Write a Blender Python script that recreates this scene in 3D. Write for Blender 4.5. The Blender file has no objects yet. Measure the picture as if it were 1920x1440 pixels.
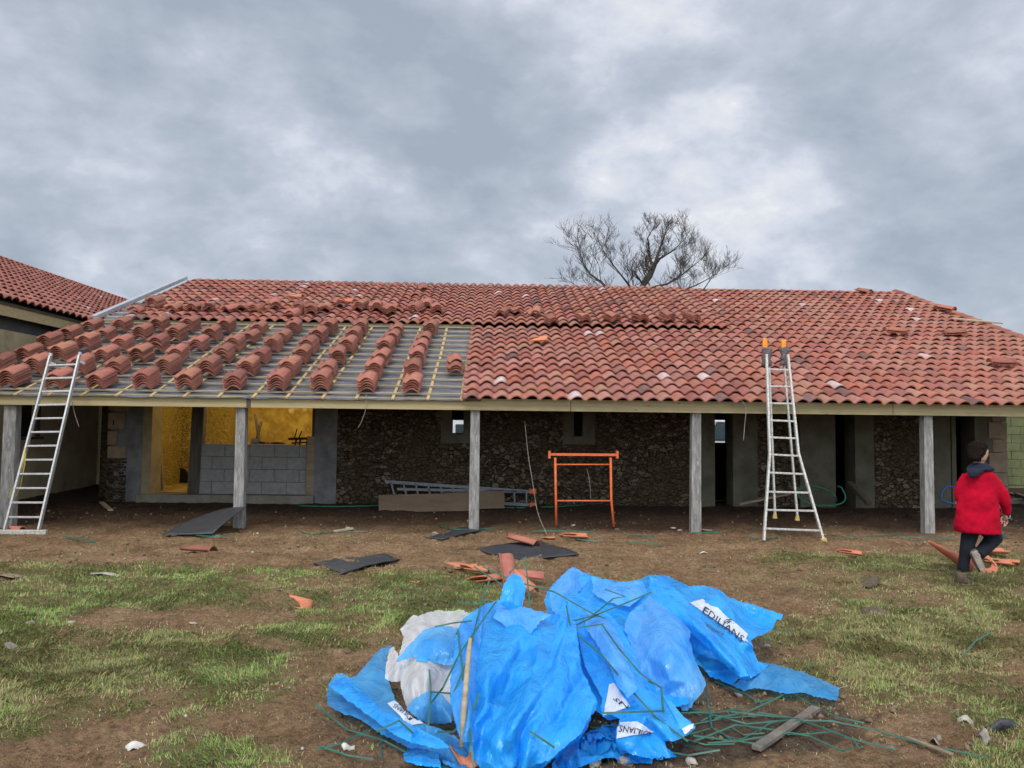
import bpy, bmesh, math, random
import numpy as np
from mathutils import Vector, Matrix
from mathutils.geometry import delaunay_2d_cdt
from mathutils.bvhtree import BVHTree

random.seed(7); RNG = np.random.RandomState(7)
R = math.radians
S = bpy.context.scene
COL = S.collection

# ------------------------------------------------------------------ camera
FPX, CX, CY, CAMH = 1450.0, 960.0, 720.0, 1.78
PITCH, YAW, ROLL = 2.96, 1.5, 0.65
CM = (Matrix.Rotation(R(-YAW), 3, 'Z') @ Matrix.Rotation(R(90 + PITCH), 3, 'X') @ Matrix.Rotation(R(ROLL), 3, 'Z'))
cam = bpy.data.cameras.new('camera'); camo = bpy.data.objects.new('camera', cam); COL.objects.link(camo)
cam.sensor_width = 36; cam.lens = 36 * FPX / 1920; cam.clip_end = 3000; cam.clip_start = 0.05
CAM = Vector((0, 0, CAMH))
camo.matrix_world = Matrix.Translation(CAM) @ CM.to_4x4()
S.camera = camo
S.render.resolution_x = 1024; S.render.resolution_y = 768

# ------------------------------------------------------------------ sky and light
SUN_EL, SUN_AZ = 48, 200          # soft light through cloud, from behind the photographer
w = bpy.data.worlds.new('World'); S.world = w; w.use_nodes = True
nt = w.node_tree; nt.nodes.clear()
def nd(t, **k):
    n = nt.nodes.new(t)
    for a, b in k.items(): setattr(n, a, b)
    return n
def lk(a, b): nt.links.new(a, b)
def math_(op, a, b=None, c=None):
    n = nd('ShaderNodeMath', operation=op)
    for i, v in enumerate((a, b, c)):
        if v is None: continue
        if isinstance(v, (int, float)): n.inputs[i].default_value = v
        else: lk(v, n.inputs[i])
    return n.outputs[0]
tc = nd('ShaderNodeTexCoord'); sep = nd('ShaderNodeSeparateXYZ'); lk(tc.outputs['Generated'], sep.inputs[0])
zc = math_('MAXIMUM', sep.outputs[2], 0.0); zd = math_('ADD', zc, 0.30)
cb = nd('ShaderNodeCombineXYZ')
lk(math_('DIVIDE', sep.outputs[0], math_('ADD', zd, .5)), cb.inputs[0]); lk(math_('DIVIDE', sep.outputs[1], math_('ADD', zd, .5)), cb.inputs[1])
lk(math_('MULTIPLY', sep.outputs[2], 1.15), cb.inputs[2])
mp = nd('ShaderNodeMapping'); lk(cb.outputs[0], mp.inputs[0]); mp.inputs['Rotation'].default_value = (0, 0, R(-18)); mp.inputs['Scale'].default_value = (1.9, 1.9, 1.9); mp.inputs['Location'].default_value = (3.1, 1.7, 4.4)
def noise(sc, det, rough, dist=0.0, src=None):
    n = nd('ShaderNodeTexNoise'); lk(src or mp.outputs[0], n.inputs['Vector'])
    n.inputs['Scale'].default_value = sc; n.inputs['Detail'].default_value = det; n.inputs['Roughness'].default_value = rough; n.inputs['Distortion'].default_value = dist
    return n.outputs[0]
n1 = noise(1.55, 9, 0.55, 0.2); n2 = noise(4.4, 9, 0.58, 0.15); n3 = noise(0.6, 3, 0.5)
mixv = math_('ADD', math_('ADD', math_('MULTIPLY', n1, 0.60), math_('MULTIPLY', n2, 0.32)), math_('MULTIPLY', n3, 0.08))
cr = nd('ShaderNodeValToRGB'); lk(mixv, cr.inputs[0])
e = cr.color_ramp.elements
e[0].position = 0.415; e[0].color = (0.305, 0.355, 0.425, 1)
e[1].position = 0.485; e[1].color = (0.385, 0.432, 0.508, 1)
for p, c in ((0.525, (0.455, 0.495, 0.575, 1)), (0.56, (0.55, 0.585, 0.66, 1)), (0.60, (0.64, 0.66, 0.705, 1)), (0.655, (0.88, 0.875, 0.87, 1))):
    el = e.new(p); el.color = c
sky = nd('ShaderNodeTexSky', sky_type='NISHITA', sun_disc=False, sun_elevation=R(SUN_EL), sun_rotation=R(SUN_AZ))
vm = nd('ShaderNodeVectorMath', operation='SCALE'); lk(cr.outputs[0], vm.inputs[0]); vm.inputs['Scale'].default_value = 10.8
# the cloud is thinner and brighter overhead and behind the photographer, where the sun stands
bk = nd('ShaderNodeMapRange'); lk(sep.outputs[1], bk.inputs[0]); bk.inputs[1].default_value = 0.55; bk.inputs[2].default_value = -0.7; bk.inputs[3].default_value = 1.0; bk.inputs[4].default_value = 2.9
vm2 = nd('ShaderNodeVectorMath', operation='SCALE'); lk(vm.outputs[0], vm2.inputs[0]); lk(bk.outputs[0], vm2.inputs['Scale'])
mx = nd('ShaderNodeMix', data_type='RGBA'); mx.inputs[0].default_value = 0.95; lk(sky.outputs[0], mx.inputs[6]); lk(vm2.outputs[0], mx.inputs[7])
bg = nd('ShaderNodeBackground'); lk(mx.outputs[2], bg.inputs[0]); bg.inputs[1].default_value = 0.115
wo = nd('ShaderNodeOutputWorld'); lk(bg.outputs[0], wo.inputs[0])

sl = bpy.data.lights.new('sun', 'SUN'); sl.energy = 1.9; sl.angle = R(20); sl.color = (1, 0.92, 0.82)
so = bpy.data.objects.new('sun', sl); COL.objects.link(so)
az = R(SUN_AZ); d = Vector((math.sin(az) * math.cos(R(SUN_EL)), math.cos(az) * math.cos(R(SUN_EL)), math.sin(R(SUN_EL))))
so.rotation_euler = d.to_track_quat('Z', 'Y').to_euler()
S.view_settings.view_transform = 'Standard'; S.view_settings.look = 'None'; S.view_settings.exposure = 0.0; S.view_settings.gamma = 1
S.cycles.use_denoising = True; S.cycles.max_bounces = 6; S.cycles.transparent_max_bounces = 12

# ------------------------------------------------------------------ helpers
def ray(px, py): return (CM @ Vector(((px - CX) / FPX, -(py - CY) / FPX, -1))).normalized()
def P(px, py, Y):
    r = ray(px, py); return CAM + r * (Y / r.y)
def PX(px, X):
    r = ray(px, 795); return CAM + r * (X / r.x)
def XA(px, Y, py=850): return P(px, py, Y).x
def ZA(py, Y, px=960): return P(px, py, Y).z
def proj(x, y, z):
    M = np.array(CM).T; v = np.stack([x, y, z - CAMH], -1) @ M.T
    return CX + FPX * v[..., 0] / -v[..., 2], CY - FPX * v[..., 1] / -v[..., 2]

def _h(ix, iy, seed):
    n = (ix * 374761393 + iy * 668265263 + seed * 974634777) & 0xffffffff
    n = ((n ^ (n >> 13)) * 1274126177) & 0xffffffff
    return ((n ^ (n >> 16)) & 0xffff) / 65535.0
def vnoise(x, y, seed=0):
    x = np.asarray(x, float); y = np.asarray(y, float)
    ix = np.floor(x).astype(np.int64); iy = np.floor(y).astype(np.int64); fx = x - ix; fy = y - iy
    fx = fx * fx * (3 - 2 * fx); fy = fy * fy * (3 - 2 * fy)
    a = _h(ix, iy, seed); b = _h(ix + 1, iy, seed); c = _h(ix, iy + 1, seed); dd = _h(ix + 1, iy + 1, seed)
    return (a * (1 - fx) + b * fx) * (1 - fy) + (c * (1 - fx) + dd * fx) * fy
def fbm(x, y, seed=0, o=4):
    s = 0; a = .5; t = 0
    for i in range(o):
        s = s + a * vnoise(x * 2 ** i, y * 2 ** i, seed + i * 17); t += a; a *= .5
    return s / t
def sstep(a, b, v): t = np.clip((v - a) / (b - a), 0, 1); return t * t * (3 - 2 * t)

# grass cover, described as soft patches on the ground
BLOBS = [(250,1130,330,70,.75),(60,1300,260,90,.6),(150,1230,430,150,.62),(1650,1190,360,170,.60),(680,1140,280,70,.6),(430,1320,240,110,.5),(-20,1150,230,70,.9),(150,1085,190,26,.8),(330,1080,200,22,.75),(520,1072,160,18,.7),(640,1130,150,40,.6),(800,1120,150,48,1.05),(880,1100,70,40,.7),
 (560,1180,140,30,.8),(280,1240,210,45,1.0),(60,1220,120,36,.9),(420,1260,150,45,.8),(120,1290,150,30,.5),(30,1360,70,42,1.1),(400,1420,130,48,1.15),(620,1290,50,40,.6),
 (1480,1042,95,24,.9),(1640,1055,140,26,.95),(1840,1075,130,40,.95),(1560,1100,160,30,.45),(1480,1190,110,32,.6),(1660,1150,120,26,.6),(1800,1130,200,60,.5),
 (1620,1225,120,22,.5),(1830,1200,150,50,.55),(1700,1300,170,40,.45),(1870,1340,110,50,.6),(1680,1400,180,40,.35),(1850,1430,120,40,.7),(690,1200,110,40,.5),(230,1330,110,30,.45),(540,1330,60,40,.35),(1900,960,80,25,.7),(215,935,50,10,.8)]
BARE = [(260,1165,200,17,1.0),(420,1158,110,20,.6),(90,1400,200,34,.6),(1450,1120,130,50,.5),(1690,1130,90,20,.4),(1000,1030,1400,24,.8),(1560,1240,220,30,.25),(700,1200,40,30,.3),(470,1350,120,28,.6),(1050,1300,330,110,1.2),(1500,1380,260,50,.7)]
def grassmask(x, y):
    px, py = proj(x, np.maximum(y, 1.5), 0 * x)
    m = np.zeros_like(px)
    for bx, by, sx, sy, a in BLOBS: m = np.maximum(m, a * np.exp(-((px - bx) / sx) ** 2 - ((py - by) / sy) ** 2))
    for bx, by, sx, sy, a in BARE: m = m - .6 * a * np.exp(-((px - bx) / sx) ** 2 - ((py - by) / sy) ** 2)
    out = np.where((y < 3.9) | (np.abs(x) > y * .70 + .3), .55, 0) * sstep(13.0, 12.0, y) + np.where((np.abs(x) > 14) | (y > 34), .8, 0)
    m = np.maximum(m, out)
    m = m * 1.3 + .04 + (fbm(x * 1.3, y * 1.6, 5) - .5) * 1.1 + (fbm(x * 7, y * 9, 9, 3) - .5) * .8
    return sstep(.16, .84, m)
def terrain(x, y):
    x = np.asarray(x, float); y = np.asarray(y, float)
    z = .14 * sstep(13.2, 16.0, y) + .08 * sstep(15, 20, y)
    near = sstep(40, 16, y) * (y > -30)
    z = z + near * ((fbm(x * .45, y * .45, 1, 3) - .5) * .10 * sstep(14, 11, y) + (fbm(x * 2.2, y * 2.2, 2, 3) - .5) * .055)
    b = np.where(y < 15.6, 1.0, .3) * near
    r = 1 - np.abs(2 * fbm(x * 5, y * 6.5, 3, 3) - 1)
    z = z + b * (r - .8) * .085 + b * (fbm(x * 9, y * 13, 23, 2) - .5) * .028
    # wheel ruts of the digger, running across in front of the posts
    for yy, amp in ((11.2, .035), (10.1, .03), (7.9, .02)):
        q = y - yy - .06 * (x - 2) - .25 * np.sin(x * .35 + yy)
        z = z - amp * np.exp(-(q / .13) ** 2) * (0.75 + .35 * np.sin(x * 16 + 3 * q)) + amp * .6 * np.exp(-((np.abs(q) - .26) / .09) ** 2)
    return z
def TZ(x, y): return float(terrain(np.array([x]), np.array([y]))[0])
def G(px, py, dz=0.0):
    r = ray(px, py); z = 0.0
    for i in range(8):
        t = (z - CAMH) / r.z; p = CAM + r * t; z = TZ(p.x, p.y)
    return Vector((p.x, p.y, z + dz))

def lerp(a, b, t): return a + (b - a) * t

# ---- materials
def M(name, c1, c2=None, scale=8.0, rough=.85, bump=.0, bscale=40.0, metal=0.0, mapping=(1, 1, 1), contrast=(.35, .65), objrand=0.0, attr=None, spec=.3, c3=None, detail=6):
    m = bpy.data.materials.new(name); m.use_nodes = True; t = m.node_tree; b = t.nodes['Principled BSDF']
    b.inputs['Roughness'].default_value = rough; b.inputs['Metallic'].default_value = metal; b.inputs['Specular IOR Level'].default_value = spec
    co = t.nodes.new('ShaderNodeTexCoord'); mpg = t.nodes.new('ShaderNodeMapping'); mpg.inputs['Scale'].default_value = mapping
    t.links.new(co.outputs['Object'], mpg.inputs[0])
    if c2 is None: c2 = tuple(c * .8 for c in c1)
    n = t.nodes.new('ShaderNodeTexNoise'); n.inputs['Scale'].default_value = scale; n.inputs['Detail'].default_value = detail; n.inputs['Roughness'].default_value = .62
    t.links.new(mpg.outputs[0], n.inputs[0])
    r = t.nodes.new('ShaderNodeValToRGB'); r.color_ramp.elements[0].position = contrast[0]; r.color_ramp.elements[1].position = contrast[1]
    r.color_ramp.elements[0].color = (*c1, 1); r.color_ramp.elements[1].color = (*c2, 1)
    if c3: el = r.color_ramp.elements.new(min(.95, contrast[1] + .12)); el.color = (*c3, 1)
    t.links.new(n.outputs[0], r.inputs[0]); out = r.outputs[0]
    if attr:
        a = t.nodes.new('ShaderNodeAttribute'); a.attribute_name = attr
        x = t.nodes.new('ShaderNodeMix'); x.data_type = 'RGBA'; x.blend_type = 'MULTIPLY'; x.inputs[0].default_value = 1
        t.links.new(out, x.inputs[6]); t.links.new(a.outputs[0], x.inputs[7]); out = x.outputs[2]
    if objrand:
        o = t.nodes.new('ShaderNodeObjectInfo'); h = t.nodes.new('ShaderNodeHueSaturation')
        q = t.nodes.new('ShaderNodeMapRange'); q.inputs[3].default_value = 1 - objrand; q.inputs[4].default_value = 1 + objrand
        t.links.new(o.outputs['Random'], q.inputs[0]); t.links.new(q.outputs[0], h.inputs['Value']); t.links.new(out, h.inputs['Color']); out = h.outputs[0]
        q2 = t.nodes.new('ShaderNodeMapRange'); q2.inputs[3].default_value = .493; q2.inputs[4].default_value = .509
        mm = t.nodes.new('ShaderNodeMath'); mm.operation = 'FRACT'; m3 = t.nodes.new('ShaderNodeMath'); m3.operation = 'MULTIPLY'; m3.inputs[1].default_value = 7.31
        t.links.new(o.outputs['Random'], m3.inputs[0]); t.links.new(m3.outputs[0], mm.inputs[0]); t.links.new(mm.outputs[0], q2.inputs[0]); t.links.new(q2.outputs[0], h.inputs['Hue'])
    t.links.new(out, b.inputs['Base Color'])
    if bump:
        n2 = t.nodes.new('ShaderNodeTexNoise'); n2.inputs['Scale'].default_value = bscale; n2.inputs['Detail'].default_value = 7; t.links.new(mpg.outputs[0], n2.inputs[0])
        bp = t.nodes.new('ShaderNodeBump'); bp.inputs['Strength'].default_value = bump; bp.inputs['Distance'].default_value = .02
        t.links.new(n2.outputs[0], bp.inputs['Height']); t.links.new(bp.outputs[0], b.inputs['Normal'])
    return m

MT = {}
MT['alu'] = M('aluminium', (.62, .63, .62), (.45, .46, .45), 25, .45, .1, 60, .6, spec=.5)
MT['alu_dirty'] = M('splashed_aluminium', (.60, .60, .56), (.38, .36, .31), 30, .55, .2, 60, .35, contrast=(.4, .62))
MT['greyalu'] = M('dull_aluminium', (.25, .26, .27), (.16, .165, .17), 25, .6, .1, 60, .3)
MT['orange'] = M('orange_paint', (.80, .16, .05), (.55, .12, .04), 20, .5, .15, 50)
MT['orangecap'] = M('orange_plastic', (.85, .22, .02), (.75, .38, .04), 30, .4)
MT['yellowcap'] = M('yellow_rubber', (.62, .45, .13), (.4, .3, .12), 30, .7)
MT['beam'] = M('larch_board', (.44, .36, .19), (.31, .25, .13), 3, .8, .25, 30, mapping=(.35, 4, 9), contrast=(.3, .7))
MT['batten'] = M('pine_batten', (.44, .37, .26), (.28, .21, .13), 5, .75, .1, 40, mapping=(.5, 5, 5))
MT['counter'] = M('fresh_pine', (.52, .38, .17), (.40, .28, .12), 8, .75, .1, 40)
MT['post'] = M('weathered_post', (.36, .35, .33), (.16, .155, .14), 4, .85, .4, 40, mapping=(6, 6, 1), contrast=(.35, .62), c3=(.58, .60, .62))
MT['oldwood'] = M('old_wood', (.115, .095, .07), (.06, .05, .04), 5, .85, .5, 50, mapping=(5, 5, .6))
MT['plank'] = M('rough_plank', (.30, .22, .14), (.20, .15, .10), 4, .85, .3, 50, mapping=(.6, 4, 4))
MT['shutter'] = M('shuttering_board', (.19, .13, .08), (.12, .085, .055), 4, .8, .2, 40, mapping=(.5, 4, 2), contrast=(.3, .75))
MT['greywood'] = M('grey_wood', (.20, .17, .14), (.12, .10, .08), 8, .85, .4, 60)
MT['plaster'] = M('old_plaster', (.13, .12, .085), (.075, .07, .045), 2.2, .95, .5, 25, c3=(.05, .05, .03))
MT['cement'] = M('cement_render', (.20, .198, .195), (.11, .108, .10), 3, .95, .3, 30)
MT['wing'] = M('ochre_plaster', (.52, .42, .26), (.36, .29, .17), 1.4, .95, .4, 18, c3=(.17, .16, .11))
MT['wingtop'] = M('grey_roughcast', (.10, .10, .095), (.07, .07, .066), 2, .95, .5, 30)
MT['jamb'] = M('limewashed_jamb', (.30, .25, .14), (.22, .18, .10), 4, .95, .3, 30)
MT['block'] = M('concrete_block', (.29, .28, .26), (.21, .205, .19), 14, .95, .5, 90)
MT['mortar'] = M('mortar', (.13, .13, .125), None, 20, .95, .3, 60)
MT['mossblock'] = M('mossy_block', (.15, .16, .075), (.10, .115, .05), 3, .95, .4, 50, c3=(.20, .19, .11))
MT['slab'] = M('concrete_slab', (.24, .21, .17), (.15, .13, .10), 4, .95, .4, 30)
MT['dressed'] = M('dressed_stone', (.30, .22, .15), (.22, .165, .11), 6, .95, .5, 40)
MT['film'] = M('roof_membrane', (.14, .145, .155), (.07, .073, .08), 3, .45, .5, 9, mapping=(1, 2.4, 1), spec=.5, contrast=(.38, .6), c3=(.25, .26, .275))
MT['zinc'] = M('zinc_flashing', (.50, .51, .52), (.38, .39, .40), 6, .45, .1, 20, .3)
MT['black'] = M('bitumen_sheet', (.030, .031, .035), (.05, .052, .056), 12, .55, .3, 60, spec=.5, contrast=(.4, .75), c3=(.10, .10, .105))
MT['strap'] = M('green_strap', (.008, .07, .045), (.02, .13, .09), 10, .4, spec=.5)
MT['hose'] = M('green_hose', (.01, .16, .08), (.01, .12, .07), 10, .4, spec=.5)
MT['bluehose'] = M('blue_hose', (.02, .10, .42), None, 10, .4, spec=.5)
MT['wire'] = M('pale_wire', (.35, .33, .28), (.2, .19, .16), 10, .6)
MT['rope'] = M('yellow_rope', (.50, .38, .06), (.35, .27, .06), 30, .9)
MT['clay'] = M('terracotta', (.355, .135, .09), (.27, .10, .07), 12, .8, .35, 70, objrand=.28, c3=(.44, .22, .18), contrast=(.35, .70))
MT['freshclay'] = M('broken_terracotta', (.60, .20, .11), (.50, .17, .10), 10, .85, .3, 60, objrand=.15)
MT['stone'] = M('pale_stone', (.40, .36, .30), (.22, .19, .15), 12, .9, .4, 50, objrand=.3)
MT['paper'] = M('dirty_paper', (.62, .60, .56), (.48, .44, .38), 8, .8)
MT['bark'] = M('bark', (.045, .037, .030), (.07, .058, .045), 5, .95, .4, 20)
MT['red'] = M('red_fleece', (.50, .004, .026), (.33, .003, .018), 7, .95, .3, 25, spec=.1)
MT['navy'] = M('navy_cloth', (.010, .013, .026), (.016, .02, .036), 12, .9, .3, 40)
MT['trousers'] = M('dark_trousers', (.005, .006, .012), (.010, .012, .02), 9, .9, .3, 40)
MT['teal'] = M('teal_cloth', (.01, .13, .14), None, 9, .9)
MT['skin'] = M('skin', (.55, .32, .23), (.48, .26, .19), 20, .55)
MT['hair'] = M('dark_hair', (.010, .007, .005), (.022, .015, .012), 60, .95, .6, 150, spec=.05)
MT['shoe'] = M('muddy_boot', (.075, .052, .035), (.13, .10, .07), 30, .9, .4, 60)
MT['sole'] = M('boot_sole', (.30, .27, .22), (.18, .15, .12), 30, .9)
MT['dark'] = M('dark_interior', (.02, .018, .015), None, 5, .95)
MT['whitecar'] = M('white_car_paint', (.75, .76, .78), None, 3, .3, spec=.5)
MT['silver'] = M('silver_car_paint', (.45, .47, .50), None, 3, .3, metal=.3, spec=.5)
MT['glass'] = M('car_glass', (.05, .07, .08), None, 3, .1, spec=.6)
MT['tyre'] = M('tyre_rubber', (.02, .02, .02), None, 3, .8)
MT['rag'] = M('dirty_rag', (.20, .19, .19), (.06, .05, .06), 40, .95, .6, 60, c3=(.35, .22, .2), contrast=(.4, .55))
MT['deck'] = M('roof_deck', (.10, .08, .055), (.06, .05, .035), 4, .9, .2, 20)

def rubble(name, a, b, c, gap, sc=3.2, yellow=False):
    m = bpy.data.materials.new(name); m.use_nodes = True; t = m.node_tree; bs = t.nodes['Principled BSDF']; bs.inputs['Roughness'].default_value = .95; bs.inputs['Specular IOR Level'].default_value = .15
    co = t.nodes.new('ShaderNodeTexCoord'); mpg = t.nodes.new('ShaderNodeMapping'); mpg.inputs['Scale'].default_value = (sc, sc, sc * 1.55); t.links.new(co.outputs['Object'], mpg.inputs[0])
    nz = t.nodes.new('ShaderNodeTexNoise'); nz.inputs['Scale'].default_value = 1.7; nz.inputs['Detail'].default_value = 4; t.links.new(mpg.outputs[0], nz.inputs[0])
    ad = t.nodes.new('ShaderNodeMix'); ad.data_type = 'RGBA'; ad.blend_type = 'LINEAR_LIGHT'; ad.inputs[0].default_value = .22; t.links.new(mpg.outputs[0], ad.inputs[6]); t.links.new(nz.outputs['Color'], ad.inputs[7])
    v = t.nodes.new('ShaderNodeTexVoronoi'); v.feature = 'F1'; t.links.new(ad.outputs[2], v.inputs['Vector'])
    v2 = t.nodes.new('ShaderNodeTexVoronoi'); v2.feature = 'DISTANCE_TO_EDGE'; t.links.new(ad.outputs[2], v2.inputs['Vector'])
    sp = t.nodes.new('ShaderNodeSeparateColor'); t.links.new(v.outputs['Color'], sp.inputs[0])
    r = t.nodes.new('ShaderNodeValToRGB'); r.color_ramp.elements[0].color = (*a, 1); r.color_ramp.elements[1].color = (*c, 1); el = r.color_ramp.elements.new(.5); el.color = (*b, 1); t.links.new(sp.outputs[0], r.inputs[0])
    # old mortar covers part of the face
    n3 = t.nodes.new('ShaderNodeTexNoise'); n3.inputs['Scale'].default_value = .9; n3.inputs['Detail'].default_value = 5; t.links.new(co.outputs['Object'], n3.inputs[0])
    mr = t.nodes.new('ShaderNodeMapRange'); mr.inputs[1].default_value = 0.0; mr.inputs[2].default_value = .09; t.links.new(v2.outputs['Distance'], mr.inputs[0])
    mm = t.nodes.new('ShaderNodeMix'); mm.data_type = 'RGBA'; mm.inputs[6].default_value = (*gap, 1); t.links.new(mr.outputs[0], mm.inputs[0]); t.links.new(r.outputs[0], mm.inputs[7])
    mr3 = t.nodes.new('ShaderNodeMapRange'); mr3.inputs[1].default_value = .47; mr3.inputs[2].default_value = .60; t.links.new(n3.outputs[0], mr3.inputs[0])
    mm2 = t.nodes.new('ShaderNodeMix'); mm2.data_type = 'RGBA'; mm2.inputs[7].default_value = (b[0] * .9, b[1] * .9, b[2] * .85, 1); t.links.new(mr3.outputs[0], mm2.inputs[0]); t.links.new(mm.outputs[2], mm2.inputs[6])
    n4 = t.nodes.new('ShaderNodeTexNoise'); n4.inputs['Scale'].default_value = 22; n4.inputs['Detail'].default_value = 6; t.links.new(co.outputs['Object'], n4.inputs[0])
    hv = t.nodes.new('ShaderNodeHueSaturation'); q = t.nodes.new('ShaderNodeMapRange'); q.inputs[3].default_value = .55; q.inputs[4].default_value = 1.4; t.links.new(n4.outputs[0], q.inputs[0]); t.links.new(q.outputs[0], hv.inputs['Value']); t.links.new(mm2.outputs[2], hv.inputs['Color'])
    t.links.new(hv.outputs[0], bs.inputs['Base Color'])
    hm = t.nodes.new('ShaderNodeMath'); hm.operation = 'MULTIPLY_ADD'; t.links.new(mr.outputs[0], hm.inputs[0]); hm.inputs[1].default_value = 1; t.links.new(n4.outputs[0], hm.inputs[2])
    bp = t.nodes.new('ShaderNodeBump'); bp.inputs['Strength'].default_value = 1; bp.inputs['Distance'].default_value = .05; t.links.new(hm.outputs[0], bp.inputs['Height']); t.links.new(bp.outputs[0], bs.inputs['Normal'])
    return m
def add_knots(m, scale=(1.1, 1, 5), size=.10, col=(.10, .06, .03)):
    t = m.node_tree; bs = t.nodes['Principled BSDF']; old = bs.inputs['Base Color'].links[0].from_socket
    co = t.nodes.new('ShaderNodeTexCoord'); mp_ = t.nodes.new('ShaderNodeMapping'); mp_.inputs['Scale'].default_value = scale; t.links.new(co.outputs['Object'], mp_.inputs[0])
    v = t.nodes.new('ShaderNodeTexVoronoi'); v.inputs['Scale'].default_value = 2.2; t.links.new(mp_.outputs[0], v.inputs['Vector'])
    r = t.nodes.new('ShaderNodeMapRange'); r.inputs[1].default_value = size * .5; r.inputs[2].default_value = size; r.inputs[3].default_value = .85; r.inputs[4].default_value = 0; t.links.new(v.outputs['Distance'], r.inputs[0])
    x = t.nodes.new('ShaderNodeMix'); x.data_type = 'RGBA'; x.inputs[7].default_value = (*col, 1); t.links.new(r.outputs[0], x.inputs[0]); t.links.new(old, x.inputs[6]); t.links.new(x.outputs[2], bs.inputs['Base Color'])
add_knots(MT['beam'])
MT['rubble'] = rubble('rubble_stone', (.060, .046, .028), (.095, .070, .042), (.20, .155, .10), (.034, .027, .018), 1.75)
MT['yellowrubble'] = rubble('limewashed_rubble', (.42, .29, .07), (.62, .46, .12), (.78, .62, .22), (.10, .06, .015), 4.5)
MT['yellow'] = M('limewash_yellow', (.58, .43, .11), (.34, .23, .05), 2.2, .95, .8, 9, c3=(.80, .68, .32), contrast=(.4, .56))

# clay tile field: colour of each tile is stored with the tile, weathering comes from noise
def tile_field_mat():
    m = M('weathered_roof_tile', (1.0, 1.0, 1.0), (.80, .78, .78), 9, .8, .35, 60, attr='tone', contrast=(.35, .7))
    t = m.node_tree; bs = t.nodes['Principled BSDF']; old = bs.inputs['Base Color'].links[0].from_socket
    co = t.nodes.new('ShaderNodeTexCoord')
    n = t.nodes.new('ShaderNodeTexNoise'); n.inputs['Scale'].default_value = .55; n.inputs['Detail'].default_value = 8; t.links.new(co.outputs['Object'], n.inputs[0])
    mr = t.nodes.new('ShaderNodeMapRange'); mr.inputs[1].default_value = .45; mr.inputs[2].default_value = .7; mr.inputs[4].default_value = .35; t.links.new(n.outputs[0], mr.inputs[0])
    x = t.nodes.new('ShaderNodeMix'); x.data_type = 'RGBA'; x.inputs[7].default_value = (.36, .20, .15, 1); t.links.new(mr.outputs[0], x.inputs[0]); t.links.new(old, x.inputs[6])
    t.links.new(x.outputs[2], bs.inputs['Base Color']); return m
MT['field'] = tile_field_mat()

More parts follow.
